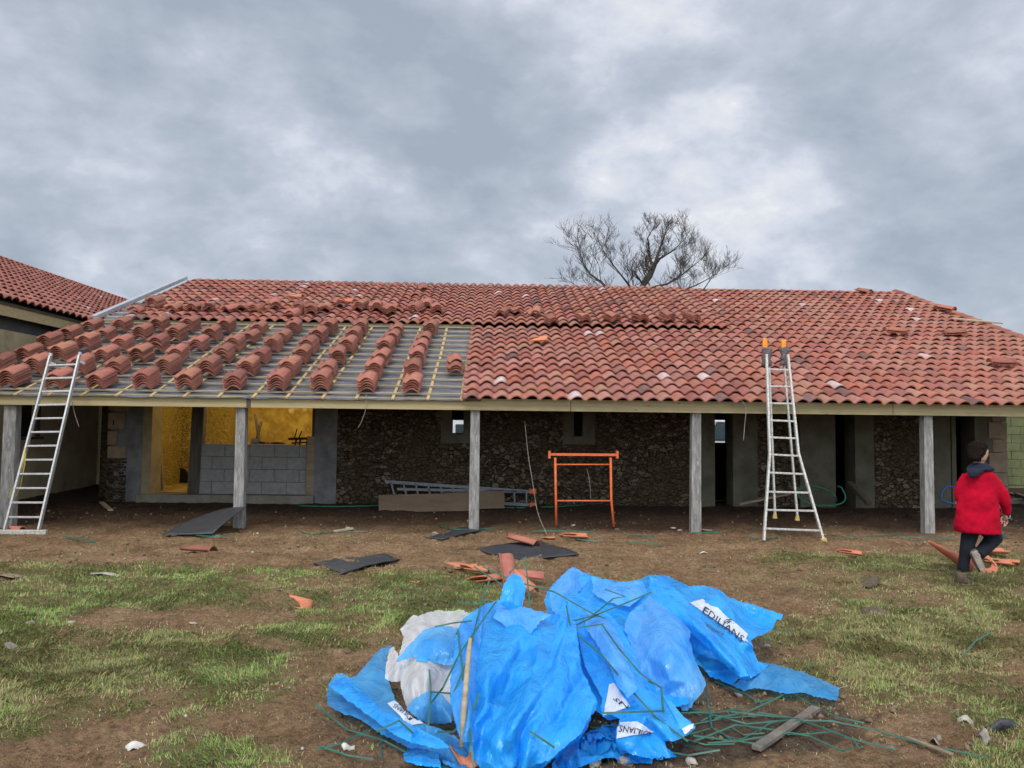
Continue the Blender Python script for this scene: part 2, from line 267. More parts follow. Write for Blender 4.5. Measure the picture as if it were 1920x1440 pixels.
# ---- mesh building
class MB:
    def __init__(s): s.v = []; s.f = []; s.at = None
    def add(s, vs, fs):
        o = len(s.v); s.v += [tuple(v) for v in vs]; s.f += [tuple(i + o for i in f) for f in fs]; return s
    def box(s, x0, x1, y0, y1, z0, z1, j=0.0):
        if x0 > x1: x0, x1 = x1, x0
        v = [(x, y, z) for z in (z0, z1) for y in (y0, y1) for x in (x0, x1)]
        if j: v = [tuple(c + random.uniform(-j, j) for c in p) for p in v]
        return s.add(v, [(0, 2, 3, 1), (4, 5, 7, 6), (0, 1, 5, 4), (2, 6, 7, 3), (0, 4, 6, 2), (1, 3, 7, 5)])
    def hexa(s, lo, hi): return s.add(list(lo) + list(hi), [(3, 2, 1, 0), (4, 5, 6, 7), (0, 1, 5, 4), (1, 2, 6, 5), (2, 3, 7, 6), (3, 0, 4, 7)])
    def bar(s, p, q, w, h, up=(0, 0, 1)):
        p = Vector(p); q = Vector(q); a = (q - p).normalized(); u = Vector(up); sd = a.cross(u)
        if sd.length < 1e-4: sd = a.cross(Vector((0, 1, 0)))
        sd.normalize(); u = sd.cross(a).normalized(); sd = sd * w / 2; u = u * h / 2
        return s.hexa([p - sd - u, p + sd - u, p + sd + u, p - sd + u], [q - sd - u, q + sd - u, q + sd + u, q - sd + u])
    def tube(s, pts, r, n=8, cap=True):
        pts = [Vector(p) for p in pts]; rr = r if isinstance(r, (list, tuple)) else [r] * len(pts); o = len(s.v); ref = None
        for i, p in enumerate(pts):
            a = (pts[min(i + 1, len(pts) - 1)] - pts[max(i - 1, 0)]).normalized()
            if ref is None: ref = a.orthogonal().normalized()
            else:
                ref = (ref - a * ref.dot(a))
                ref = ref.normalized() if ref.length > 1e-5 else a.orthogonal().normalized()
            b = a.cross(ref)
            for k in range(n): an = 2 * math.pi * k / n; s.v.append(tuple(p + (ref * math.cos(an) + b * math.sin(an)) * rr[i]))
        for i in range(len(pts) - 1):
            for k in range(n): s.f.append((o + i * n + k, o + i * n + (k + 1) % n, o + (i + 1) * n + (k + 1) % n, o + (i + 1) * n + k))
        if cap: s.f.append(tuple(o + k for k in reversed(range(n)))); s.f.append(tuple(o + (len(pts) - 1) * n + k for k in range(n)))
        return s
    def loft(s, secs, n=20):
        """secs: (centre, half vector a, half vector b)"""
        o = len(s.v)
        for c, a, b in secs:
            c = Vector(c); a = Vector(a); b = Vector(b)
            for k in range(n): an = 2 * math.pi * k / n; s.v.append(tuple(c + a * math.cos(an) + b * math.sin(an)))
        for i in range(len(secs) - 1):
            for k in range(n): s.f.append((o + i * n + k, o + i * n + (k + 1) % n, o + (i + 1) * n + (k + 1) % n, o + (i + 1) * n + k))
        s.f.append(tuple(o + k for k in reversed(range(n)))); s.f.append(tuple(o + (len(secs) - 1) * n + k for k in range(n))); return s
    def prism(s, pts, z0, z1):
        n = len(pts); o = len(s.v)
        s.v += [(p[0], p[1], z0) for p in pts] + [(p[0], p[1], z1) for p in pts]
        s.f.append(tuple(o + k for k in reversed(range(n)))); s.f.append(tuple(o + n + k for k in range(n)))
        for k in range(n): s.f.append((o + k, o + (k + 1) % n, o + n + (k + 1) % n, o + n + k))
        return s
    def build(s, name, mat, parent=None, smooth=False, bevel=0.0, attr=None):
        me = bpy.data.meshes.new(name)
        off = Vector(parent.location) if parent else Vector((0, 0, 0))
        if parent and parent.parent: off += parent.parent.location
        vs = s.v if off.length == 0 else [(a - off.x, b - off.y, c - off.z) for a, b, c in s.v]
        me.from_pydata(vs, [], s.f); me.update()
        if attr is not None:
            ca = me.color_attributes.new('tone', 'FLOAT_COLOR', 'POINT'); ca.data.foreach_set('color', np.asarray(attr, dtype=np.float32).ravel())
        me.materials.append(MT[mat] if isinstance(mat, str) else mat)
        o = bpy.data.objects.new(name, me); COL.objects.link(o)
        if parent: o.parent = parent
        if smooth: me.polygons.foreach_set('use_smooth', [True] * len(me.polygons))
        if bevel:
            b = o.modifiers.new('edge', 'BEVEL'); b.width = bevel; b.segments = 2; b.limit_method = 'ANGLE'
        return o
def tag(o, label=None, cat=None, group=None, kind=None):
    for k, v in (('label', label), ('category', cat), ('group', group), ('kind', kind)):
        if v: o[k] = v
    return o
def thing(name, loc, label, cat, group=None):
    o = bpy.data.objects.new(name, None); o['kind'] = 'thing'; o.empty_display_size = .1; COL.objects.link(o); o.location = loc; return tag(o, label, cat, group)
def npmesh(name, V, F, mat, cols=None, smooth=False, parent=None):
    me = bpy.data.meshes.new(name); V = np.asarray(V, np.float32); F = np.asarray(F, np.int32); n, k = F.shape
    me.vertices.add(len(V)); me.vertices.foreach_set('co', V.ravel()); me.loops.add(n * k); me.loops.foreach_set('vertex_index', F.ravel())
    me.polygons.add(n); me.polygons.foreach_set('loop_start', np.arange(0, n * k, k, dtype=np.int32))
    if smooth: me.polygons.foreach_set('use_smooth', np.ones(n, bool))
    me.update(calc_edges=True)
    if cols is not None:
        ca = me.color_attributes.new('tone', 'FLOAT_COLOR', 'POINT'); c4 = np.ones((len(V), 4), np.float32); c4[:, :3] = cols; ca.data.foreach_set('color', c4.ravel())
    me.materials.append(MT[mat] if isinstance(mat, str) else mat)
    o = bpy.data.objects.new(name, me); COL.objects.link(o)
    if parent: o.parent = parent
    return o

# ------------------------------------------------------------------ ground
def axis(lo, hi, a, b, step, g=1.25):
    c = list(np.arange(a, b, step)); s = step; x = a
    while x > lo: s *= g; x -= s; c.insert(0, x)
    s = step; x = b
    while x < hi: c.append(x); s *= g; x += s
    c.append(x); return np.array(c)
gx = axis(-900, 900, -9.5, 9.5, .05); gy = axis(-200, 1500, 3.0, 17.0, .05)
X, Y = np.meshgrid(gx, gy); Z = terrain(X, Y); gm = grassmask(X, Y)
nx, ny = len(gx), len(gy); idx = np.arange(nx * ny).reshape(ny, nx)
F = np.stack([idx[:-1, :-1], idx[:-1, 1:], idx[1:, 1:], idx[1:, :-1]], -1).reshape(-1, 4)
def ground_mat():
    m = bpy.data.materials.new('mud_and_turf'); m.use_nodes = True; t = m.node_tree; bs = t.nodes['Principled BSDF']; bs.inputs['Roughness'].default_value = .9; bs.inputs['Specular IOR Level'].default_value = .2
    co = t.nodes.new('ShaderNodeTexCoord')
    def nz(s, d=8, r=.65, mp=None):
        n = t.nodes.new('ShaderNodeTexNoise'); n.inputs['Scale'].default_value = s; n.inputs['Detail'].default_value = d; n.inputs['Roughness'].default_value = r; t.links.new(co.outputs['Object'], n.inputs[0]); return n.outputs[0]
    def ramp(src, *st):
        r = t.nodes.new('ShaderNodeValToRGB'); t.links.new(src, r.inputs[0]); e = r.color_ramp.elements
        e[0].position, e[0].color = st[0][0], (*st[0][1], 1); e[1].position, e[1].color = st[-1][0], (*st[-1][1], 1)
        for p, c in st[1:-1]: q = e.new(p); q.color = (*c, 1)
        return r.outputs[0]
    def mix(f, a, b, bt='MIX'):
        x = t.nodes.new('ShaderNodeMix'); x.data_type = 'RGBA'; x.blend_type = bt
        for s_, i in ((f, 0), (a, 6), (b, 7)):
            if isinstance(s_, float): x.inputs[i].default_value = s_
            elif isinstance(s_, tuple): x.inputs[i].default_value = (*s_, 1)
            else: t.links.new(s_, x.inputs[i])
        return x.outputs[2]
    dirt = ramp(nz(1.6, 10, .72), (.30, (.15, .080, .040)), (.46, (.31, .175, .088)), (.6, (.43, .265, .145)), (.75, (.56, .38, .22)))
    fine = ramp(nz(19, 8, .7), (.33, (.42, .38, .35)), (.60, (1.15, 1.15, 1.15)))
    dirt = mix(1.0, dirt, fine, 'MULTIPLY')
    straw = ramp(nz(75, 3), (.50, (0, 0, 0)), (.62, (1, 1, 1)))
    turf = ramp(nz(14, 6), (.35, (.14, .125, .045)), (.55, (.21, .19, .075)), (.7, (.30, .25, .12)))
    dirt2 = mix(straw, dirt, (.36, .29, .17))
    dirt = mix(.6, dirt, dirt2)
    a = t.nodes.new('ShaderNodeAttribute'); a.attribute_name = 'tone'
    sp = t.nodes.new('ShaderNodeSeparateColor'); t.links.new(a.outputs[0], sp.inputs[0])
    mu = t.nodes.new('ShaderNodeMath'); mu.operation = 'MULTIPLY'; mu.inputs[1].default_value = .8; t.links.new(sp.outputs[0], mu.inputs[0])
    c = mix(mu.outputs[0], dirt, turf)
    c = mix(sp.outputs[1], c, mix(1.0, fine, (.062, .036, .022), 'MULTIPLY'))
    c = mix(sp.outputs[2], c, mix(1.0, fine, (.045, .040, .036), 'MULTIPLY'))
    t.links.new(c, bs.inputs['Base Color'])
    h = t.nodes.new('ShaderNodeMath'); h.operation = 'MULTIPLY_ADD'; t.links.new(nz(16), h.inputs[0]); h.inputs[1].default_value = 1.0; t.links.new(nz(60, 6), h.inputs[2])
    bp = t.nodes.new('ShaderNodeBump'); bp.inputs['Strength'].default_value = 1; bp.inputs['Distance'].default_value = .06; t.links.new(h.outputs[0], bp.inputs['Height']); t.links.new(bp.outputs[0], bs.inputs['Normal'])
    return m
MT['ground'] = ground_mat()
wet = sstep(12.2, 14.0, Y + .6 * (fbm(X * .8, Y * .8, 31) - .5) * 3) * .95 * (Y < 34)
ppx, ppy = proj(X, np.maximum(Y, 1.5), 0 * X)
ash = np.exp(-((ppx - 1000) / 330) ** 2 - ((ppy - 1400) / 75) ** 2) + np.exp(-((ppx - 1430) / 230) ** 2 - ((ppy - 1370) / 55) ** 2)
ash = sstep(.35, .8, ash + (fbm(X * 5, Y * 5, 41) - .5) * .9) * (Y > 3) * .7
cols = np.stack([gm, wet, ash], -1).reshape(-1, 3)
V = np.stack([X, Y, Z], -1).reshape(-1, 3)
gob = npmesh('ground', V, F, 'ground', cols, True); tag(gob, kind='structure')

# grass blades: past counting, one object
def grass():
    xs, ys = [], []
    for (y0, y1, n) in ((2.6, 5.0, 190000), (5.0, 7.5, 240000), (7.5, 12.6, 260000)):
        y = RNG.uniform(y0, y1, n); x = RNG.uniform(-1, 1, n) * (y * .72 + 1.2); xs.append(x); ys.append(y)
    x = np.concatenate(xs); y = np.concatenate(ys); m = grassmask(x, y)
    cl = .65 + .9 * sstep(.3, .75, fbm(x * 4.2, y * 4.2, 77, 4))
    keep = RNG.rand(len(x)) < np.clip(m * cl + .09, 0, 1)
    x, y, m, cl = x[keep], y[keep], m[keep], cl[keep]; n = len(x)
    yy = np.clip((y - 3) / 9, 0, 1)
    L = (.016 + .042 * RNG.rand(n) ** 2.2) * (.5 + .5 * cl) * (.5 + .5 * m); W = lerp(.0020, .0050, yy) * RNG.uniform(.7, 1.3, n)
    clumpdir = fbm(x * 1.7, y * 1.7, 55, 2) * 12.6
    a = clumpdir + RNG.normal(0, .9, n); lean = RNG.uniform(.35, 1.5, n)
    dx, dy = np.cos(a), np.sin(a); sx, sy = -dy, dx
    z = terrain(x, y) - .004
    b = RNG.uniform(-.6, .6, n); sx2 = sx * np.cos(b) + dx * np.sin(b); sy2 = sy * np.cos(b) + dy * np.sin(b)
    def ring(t, w, ln): 
        r = L * t; ang = lean * (.45 + .55 * t); hx = r * np.sin(ang); hz = r * np.cos(ang)
        return [np.stack([x + dx * hx - s * sx2 * W * w, y + dy * hx - s * sy2 * W * w, z + hz], -1) for s in (1, -1)]
    r0 = ring(0, 1, 0); r1 = ring(.55, .8, 0); r2 = ring(1.0, .12, 0)
    V = np.stack([r0[0], r0[1], r1[0], r1[1], r2[0], r2[1]], 1).reshape(-1, 3)
    i = np.arange(n)[:, None] * 6; F = np.concatenate([i + [0, 1, 3, 2], i + [2, 3, 5, 4]], 0)
    t = np.clip(RNG.rand(n) * .75 + (fbm(x * .9, y * .9, 12) - .45) * 1.5, 0, 1)[:, None]; dry = (RNG.rand(n) < .20 + .5 * (1 - m))[:, None]
    g1 = np.array([.10, .175, .042]); g2 = np.array([.25, .35, .085]); st = np.array([.44, .33, .17])
    right = sstep(0, 3, x)[:, None] * .22
    c = g1 * (1 - t) + g2 * t; olive = (sstep(.45, .6, fbm(x * .7 + 9, y * .7, 66, 2)) * .5)[:, None]; c = c * (1 - olive) + np.array([.25, .225, .085]) * olive; c = c * (1 - right) + np.array([.19, .165, .07]) * right
    c = np.where(dry, st * RNG.uniform(.5, 1.05, (n, 1)), c) * RNG.uniform(.75, 1.25, (n, 1)); c = np.repeat(c, 6, 0)
    o = npmesh('grass', V, F, 'grass', c)
    tag(o, 'short trampled green and straw coloured grass growing in patches on the mud', None, None, 'stuff')
MT['grass'] = M('grass_blade', (1, 1, 1), (.9, .9, .9), 5, .7, attr='tone', spec=.2)
grass()
def clods():
    n = 16000; y = RNG.uniform(3.2, 15.2, n); x = RNG.uniform(-1, 1, n) * (y * .72 + 1); m = grassmask(x, y)
    k = RNG.rand(n) < np.clip(.15 + .9 * sstep(.5, .8, fbm(x * 2, y * 2, 91)), 0, 1) * (1 - .8 * m); x, y = x[k], y[k]; n = len(x)
    r = .006 + .03 * RNG.rand(n) ** 4; z = terrain(x, y)
    base = np.array([(1, 0, 0), (0, 1, 0), (-1, 0, 0), (0, -1, 0), (0, 0, .8), (0, 0, -.8)], float)
    V = base[None] * r[:, None, None] * RNG.uniform(.6, 1.3, (n, 6, 1)); an = RNG.uniform(0, 6.3, n)
    c, s = np.cos(an)[:, None], np.sin(an)[:, None]; V = np.stack([V[..., 0] * c - V[..., 1] * s, V[..., 0] * s + V[..., 1] * c, V[..., 2]], -1) + np.stack([x, y, z + r * .2], -1)[:, None]
    F = np.array([(0, 1, 4), (1, 2, 4), (2, 3, 4), (3, 0, 4), (1, 0, 5), (2, 1, 5), (3, 2, 5), (0, 3, 5)]); F = (np.arange(n)[:, None, None] * 6 + F[None]).reshape(-1, 3)
    t = RNG.rand(n, 1); c = (np.array([.13, .085, .05]) * (1 - t) + np.array([.26, .185, .12]) * t); pale = (RNG.rand(n) < .035)[:, None]; c = np.where(pale, np.array([.5, .46, .4]), c)
    o = npmesh('rubble_crumbs', V.reshape(-1, 3), F, 'clod', np.repeat(c, 6, 0), False)
    tag(o, 'small crumbs of mud and grit strewn over the churned ground', None, None, 'stuff')
MT['clod'] = M('mud_crumb', (1, 1, 1), (.7, .7, .7), 60, .95, attr='tone')
clods()

# ------------------------------------------------------------------ clay tiles
TW, TC, TL = .285, .25, .475
def prof(u):
    h = .074 * np.maximum(0, np.cos(np.clip((u - .172) / .112, -1, 1) * math.pi / 2)) ** .8
    return h + .030 * np.clip(1 - u / .07, 0, 1) ** 1.6
def tile_mesh(name, mat, broken=0):
    NU, NV, TH = 17, 4, .014
    u = np.linspace(0, TW, NU); rr = np.random.RandomState(broken + 3)
    V = []; 
    lim = TL if not broken else TL * (.45 + .4 * rr.rand(NU))
    if broken: lim = TL * np.clip(.55 + .25 * np.sin(u * 23 + broken) + .12 * rr.rand(NU), .25, 1)
    lim = np.ones(NU) * lim
    for side in (0, 1):
        for j in range(NV):
            v = lim * j / (NV - 1); z = prof(u) * (1 - .06 * j) - side * TH
            if not broken and j == NV - 1: z = z + np.where(u < .05, .012, 0)
            V.append(np.stack([u - TW / 2, v - .0, z + (0 if side else .0)], -1))
    V = np.concatenate(V); g = lambda s, j, i: s * NU * NV + j * NU + i
    F = []
    for j in range(NV - 1):
        for i in range(NU - 1):
            F.append((g(0, j, i), g(0, j, i + 1), g(0, j + 1, i + 1), g(0, j + 1, i))); F.append((g(1, j, i), g(1, j + 1, i), g(1, j + 1, i + 1), g(1, j, i + 1)))
    for i in range(NU - 1):
        F.append((g(0, 0, i), g(1, 0, i), g(1, 0, i + 1), g(0, 0, i + 1))); F.append((g(0, NV - 1, i), g(0, NV - 1, i + 1), g(1, NV - 1, i + 1), g(1, NV - 1, i)))
    for j in range(NV - 1):
        F.append((g(0, j, 0), g(0, j + 1, 0), g(1, j + 1, 0), g(1, j, 0))); F.append((g(0, j, NU - 1), g(1, j, NU - 1), g(1, j + 1, NU - 1), g(0, j + 1, NU - 1)))
    me = bpy.data.meshes.new(name); me.from_pydata([tuple(a) for a in V], [], F); me.materials.append(MT[mat]); me.update()
    me.polygons.foreach_set('use_smooth', [k < 2 * (NV - 1) * (NU - 1) for k in range(len(F))]); me.update()
    return me, V, F
TILE, TILEV, TILEF = tile_mesh('roof_tile', 'clay')
BROKEN = [tile_mesh('broken_tile', 'freshclay', k)[0] for k in (1, 2, 3, 4)]

PAL = np.array([(.42, .155, .10), (.42, .14, .088), (.43, .175, .11), (.34, .12, .085), (.42, .20, .13), (.34, .135, .10), (.44, .19, .14), (.40, .15, .11)])
def tile_field(name, origin, ux, uy, un, ncols, nrows, keep, parent, pitch, fade=0.0, seed=1):
    rs = np.random.RandomState(seed); NU = 13; u = np.linspace(0, TW, NU); pz = prof(u); TH = .022
    C, Rw = np.meshgrid(np.arange(ncols), np.arange(nrows)); C = C.ravel(); Rw = Rw.ravel(); k = keep(C, Rw); C, Rw = C[k], Rw[k]; n = len(C)
    L = pitch + .06; jit = rs.normal(0, .004, n); lift = rs.normal(0, .003, n); sk = rs.normal(0, .006, n)
    rows = []
    for (v, dz) in ((0, -TH), (0, 0), (L * .5, 0), (L, 0)):
        lz = .050 * (1 - v / L)
        uu = C[:, None] * TC + u[None] + jit[:, None] + sk[:, None] * (v / L) * 1.0; vv = Rw[:, None] * pitch + v + lift[:, None] * 2 + 0 * uu
        zz = pz[None] * (1 - .05 * v / L) + lz + dz + lift[:, None]
        rows.append(np.stack([uu, vv, zz + 0 * uu], -1))
    A = np.stack(rows, 1)  # n,4,NU,3
    o, ux, uy, un = (np.array(a, float) for a in (origin, ux, uy, un))
    V = (o + A[..., 0:1] * ux + A[..., 1:2] * uy + A[..., 2:3] * un).reshape(-1, 3)
    q = []
    for j in range(3):
        for i in range(NU - 1): q.append((j * NU + i, j * NU + i + 1, (j + 1) * NU + i + 1, (j + 1) * NU + i))
    F = (np.arange(n)[:, None, None] * 4 * NU + np.array(q)[None]).reshape(-1, 4)
    c = PAL[rs.randint(0, len(PAL), n)] * rs.uniform(.88, 1.12, (n, 1)); 
    dark = rs.rand(n) < .035; c[dark] = np.array([.20, .105, .085]) * rs.uniform(.8, 1.3, (dark.sum(), 1))
    if fade: c = c * (1 - fade) + np.array([.44, .16, .115]) * fade
    c = c * np.array([.89, .90, .95]); cc = np.repeat(c[:, None], 4 * NU, 1)
    wh = rs.rand(n) < .016; f = np.zeros((n, 4, NU)); f[wh] = (np.clip(np.sin(np.linspace(0, 3.14, NU)) * 1.2 - .3 * rs.rand(wh.sum(), 1), 0, 1) * .75)[:, None, :]
    cc = cc * (1 - f.reshape(n, -1, 1)) + np.array([.68, .55, .53]) * f.reshape(n, -1, 1)
    cc[:, :NU] *= .75  # lower lip darkened: shadow line under each course put into the colour
    ob = npmesh(name, V, F, 'field', cc.reshape(-1, 3), True)
    if parent:
        ob.parent = parent; ob.matrix_parent_inverse = parent.matrix_world.inverted() if False else Matrix.Translation(-parent.location)
    me = ob.data; sm = np.ones(len(F), bool).reshape(n, -1); sm[:, :NU - 1] = False; me.polygons.foreach_set('use_smooth', sm.ravel()); me.update()
    return ob

# ------------------------------------------------------------------ the long building
T = .3676; ANG = math.atan(T); UY = Vector((0, math.cos(ANG), math.sin(ANG))); UN = Vector((0, -math.sin(ANG), math.cos(ANG)))
Y0, Z0 = 12.80, 2.16; YB, YR = 17.8, 22.8
XL, XR = -9.0, 12.2
def roofz(y): return Z0 + T * (y - Y0)
def RP(px, py, off=0.0):
    """where the pixel's ray meets the roof plane (raised by off)"""
    r = ray(px, py); o = Vector((0, Y0, Z0)) + UN * off; t = (o - CAM).dot(UN) / r.dot(UN); return CAM + r * t
PITCHV = 5.0 / math.cos(ANG) / 13
bld = thing('farm_building', (1.5, 15.8, .1), 'long low stone farm building with red clay tile roof half laid and open veranda', 'building')
xs0 = RP(877, 680).x; c0 = int(round((xs0 - XL) / TC)); cbrk = int(round((RP(1352, 612).x - XL) / TC)); NC = int((XR - XL) / TC)
OFFB = 0.0
org = Vector((XL, Y0, Z0)) 
tile_field('eave_tiles', org - UY * .06, (1, 0, 0), UY, UN, NC, 13, lambda c, r: (c >= c0), bld, PITCHV, 0, 3)
tile_field('ridge_tiles', org + UY * (13 * PITCHV - .12) + UN * .06, (1, 0, 0), UY, UN, cbrk, 13, lambda c, r: ((c > 1) | (r > 2)) & (c >= 1), bld, PITCHV, 0, 4)
tile_field('ridge_tiles', org + UY * (13 * PITCHV - .06), (1, 0, 0), UY, UN, NC, 13, lambda c, r: (c >= cbrk), bld, PITCHV, 0, 5)
# deck, back slope, gable ends
def slab(name, x0, x1, y0, y1, off, th, mat, parent=bld, bevel=0):
    m = MB(); lo = []; hi = []
    for x, y in ((x0, y0), (x1, y0), (x1, y1), (x0, y1)):
        p = Vector((x, y, roofz(y))); hi.append(p + UN * off); lo.append(p + UN * (off - th))
    m.hexa(lo, hi); return m.build(name, mat, parent, bevel=bevel)
slab('roof_deck', XL, XR, Y0 + .12, YR, -.05, .03, 'deck')
m = MB(); zr = roofz(YR); m.hexa([(XL, YR, zr - .02), (XR, YR, zr - .02), (XR, YR + 9, zr - 3.3), (XL, YR + 9, zr - 3.3)], [(XL, YR, zr + .05), (XR, YR, zr + .05), (XR, YR + 9, zr - 3.23), (XL, YR + 9, zr - 3.23)]); m.build('back_roof', 'deck', bld)
# membrane with wrinkles
def membrane():
    ux = np.linspace(XL, xs0 + .3, 180); vy = np.linspace(0, 5.0 / math.cos(ANG) + .15, 110); U, Vv = np.meshgrid(ux, vy)
    sag = np.sin((Vv / PITCHV) * 2 * math.pi) * .006; z = -.035 + sag + (1 - np.abs(2 * fbm(U * 2.4, Vv * 7, 8, 3) - 1)) * .026
    Pn = np.array([0, Y0 + .03, Z0 + .01]) + np.stack([U, 0 * U, 0 * U], -1) + Vv[..., None] * np.array(UY) + z[..., None] * np.array(UN)
    i = np.arange(U.size).reshape(U.shape); F = np.stack([i[:-1, :-1], i[:-1, 1:], i[1:, 1:], i[1:, :-1]], -1).reshape(-1, 4)
    o = npmesh('roof_membrane', Pn.reshape(-1, 3), F, 'film', None, True); o.parent = bld; o.matrix_parent_inverse = Matrix.Translation(-bld.location)
membrane()
# counter battens (up the slope) and tile battens (across)
nb = 15
for i in range(nb):
    x = RP(165 / 4 + 440 + (i - 7) * 64.3, 738).x + random.uniform(-.02, .02)
    if x < XL + .05 or x > xs0 + .2: continue
    if random.random() < .5: brk = random.uniform(1.0, 4.3)
    else: brk = None
    segs = [(0.0, 5.25)] if brk is None else [(0.0, brk), (brk + .12, 5.25)]
    for k, (a, b_) in enumerate(segs):
        dx = .03 * k
        m = MB(); m.bar(org + Vector((x - XL + dx, 0, 0)) + UY * (a + .03) + UN * -.004, org + Vector((x - XL + dx + random.uniform(-.03, .03), 0, 0)) + UY * b_ + UN * -.004, .05, .024, UN); m.build('counter_batten', 'counter', bld)
for r_ in range(14):
    v = r_ * PITCHV + .26
    if v > 5.3: break
    m = MB(); a = org + UY * v + UN * .024; m.bar(a, a + Vector((xs0 - XL + .15, 0, 0)) + UY * random.uniform(-.01, .01), .036, .026, UN); m.build('tile_batten', 'batten', bld)
m = MB(); a = org + UY * (13 * PITCHV - .05) + UN * .035; m.bar(a, a + Vector((xs0 - XL + .2, 0, 0)), .03, .07, UN); m.build('batten_rail', 'beam', bld)
# fascia boards
jx = [XL - .6] + [XA(p, 12.92, 760) for p in (467, 1070, 1673)] + [XR + .3]
for i in range(4):
    m = MB(); m.box(jx[i] + .004, jx[i + 1] - .004, 12.90, 12.97, ZA(770, 12.92), ZA(748, 12.92)); m.build('fascia_board', 'beam', bld, bevel=.004)
m = MB(); m.box(jx[1] - .035, jx[1] + .03, 12.885, 12.899, ZA(771, 12.92) , ZA(749, 12.92)); m.build('joint_strip', 'oldwood', bld)
# plate beam behind the fascia
m = MB(); m.box(XL - .5, XR + .2, 13.0, 13.16, ZA(770, 12.92) + .02, ZA(748, 12.92) - .03); m.build('wall_plate', 'beam', bld)
# verge flashing on the ridge part
m = MB(); a = org + UY * (13 * PITCHV - .1) + UN * .13; b_ = org + UY * (26 * PITCHV) + UN * .13; m.bar(a - Vector((.02, 0, 0)), b_ - Vector((.02, 0, 0)), .12, .10, UN); m.build('verge_flashing', 'zinc', bld, bevel=.01)
m = MB(); a = org + UY * (13 * PITCHV - .1) + UN * .02; b_ = org + UY * (26 * PITCHV) + UN * .02; m.bar(a + Vector((.20, 0, 0)), b_ + Vector((.2, 0, 0)), .28, .05, UN); m.build('verge_board', 'film', bld)
for k in range(8):
    a = org + UY * (13 * PITCHV + .3 + k * PITCHV) + UN * .06; m = MB(); m.bar(a + Vector((.06, 0, 0)), a + Vector((.45, 0, 0)), .04, .03, UN); m.build('tile_batten', 'zinc', bld)
# right verge: row of half-round capping tiles
for k in range(28):
    a = Vector((XR - .02, Y0, Z0)) + UY * (k * .385) + UN * .035; m = MB()
    secs = []
    for t_ in (0, 1):
        p = a + UY * (.42 * t_) + UN * (-.015 * t_); ring = [p + Vector((math.cos(q) * .11, 0, 0)) + UN * (math.sin(q) * .09 - .01) for q in np.linspace(0, math.pi, 9)]; secs.append(ring)
    inner = [[p_ * 1.0 - UN * .015 for p_ in ring] for ring in secs]
    vs = secs[0] + secs[1] + inner[0] + inner[1]; fs = []
    for i in range(8): fs += [(i, i + 1, 9 + i + 1, 9 + i), (18 + i, 27 + i, 27 + i + 1, 18 + i + 1), (i, 18 + i, 18 + i + 1, i + 1)]
    m.add(vs, fs); m.build('verge_tile', 'clay', bld, smooth=False)

# posts
for px in (18, 451, 890, 1304, 1739):
    pw = .155 if px != 18 else .2
    x = XA(px, 13.06, 880); t_ = MB(); zb = TZ(x, 13.05) - .15
    lean = random.uniform(-.01, .01)
    w2 = pw / 2
    t_.hexa([(x - w2 - .01, 13.0, zb), (x + w2 + .01, 13.0, zb), (x + w2 + .01, 13.16, zb), (x - w2 - .01, 13.16, zb)], [(x - w2 + lean, 12.985, 2.02), (x + w2 + lean, 12.985, 2.02), (x + w2 + lean, 13.15, 2.02), (x - w2 + lean, 13.15, 2.02)])
    t_.build('veranda_post', 'post', bld, bevel=.012)

# front wall, in sections between the openings
YW, WT = 15.8, .5; ZT = 3.1
def wx(px): return XA(px, YW, 850)
def wz(py): return ZA(py, YW)
def wall(px0, px1, z0, z1, mat, y0=YW, y1=YW + WT, name='wall_section'):
    m = MB(); m.box(wx(px0), wx(px1), y0, y1, z0, z1); return m.build(name, mat, bld)
gz = -.1
wall(213, 266, gz, ZT, 'cement'); wall(266, 283, gz, ZT, 'jamb', YW + .01)
wall(283, 583, ZT - .8, ZT, 'jamb', YW + .01)
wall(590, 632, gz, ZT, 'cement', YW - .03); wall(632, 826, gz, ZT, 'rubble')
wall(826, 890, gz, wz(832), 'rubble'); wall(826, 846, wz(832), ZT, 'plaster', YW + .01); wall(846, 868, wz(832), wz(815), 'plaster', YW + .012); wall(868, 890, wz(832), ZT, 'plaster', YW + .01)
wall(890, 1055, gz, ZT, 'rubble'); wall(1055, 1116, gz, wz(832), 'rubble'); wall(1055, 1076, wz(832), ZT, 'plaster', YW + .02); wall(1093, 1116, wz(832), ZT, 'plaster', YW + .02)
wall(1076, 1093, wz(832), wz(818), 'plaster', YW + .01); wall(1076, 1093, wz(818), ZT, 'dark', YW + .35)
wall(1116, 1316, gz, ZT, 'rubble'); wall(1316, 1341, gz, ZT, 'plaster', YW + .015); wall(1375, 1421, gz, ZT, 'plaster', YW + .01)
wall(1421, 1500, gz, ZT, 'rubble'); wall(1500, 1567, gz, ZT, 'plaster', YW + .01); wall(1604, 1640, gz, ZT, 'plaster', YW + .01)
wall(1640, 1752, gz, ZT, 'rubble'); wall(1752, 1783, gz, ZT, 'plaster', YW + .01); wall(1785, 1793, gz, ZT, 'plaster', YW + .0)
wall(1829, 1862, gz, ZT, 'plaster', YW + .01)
for a, b_ in ((846, 868), (1341, 1375), (1567, 1604), (1793, 1829)): wall(a, b_, wz(750), ZT, 'oldwood', YW + .03, name='lintel')
for a, b_ in ((1055, 1116), (826, 890)):
    m = MB(); m.box(wx(a), wx(b_), YW - .025, YW + .2, wz(832), wz(817)); m.build('window_sill', 'plaster', bld, bevel=.01)
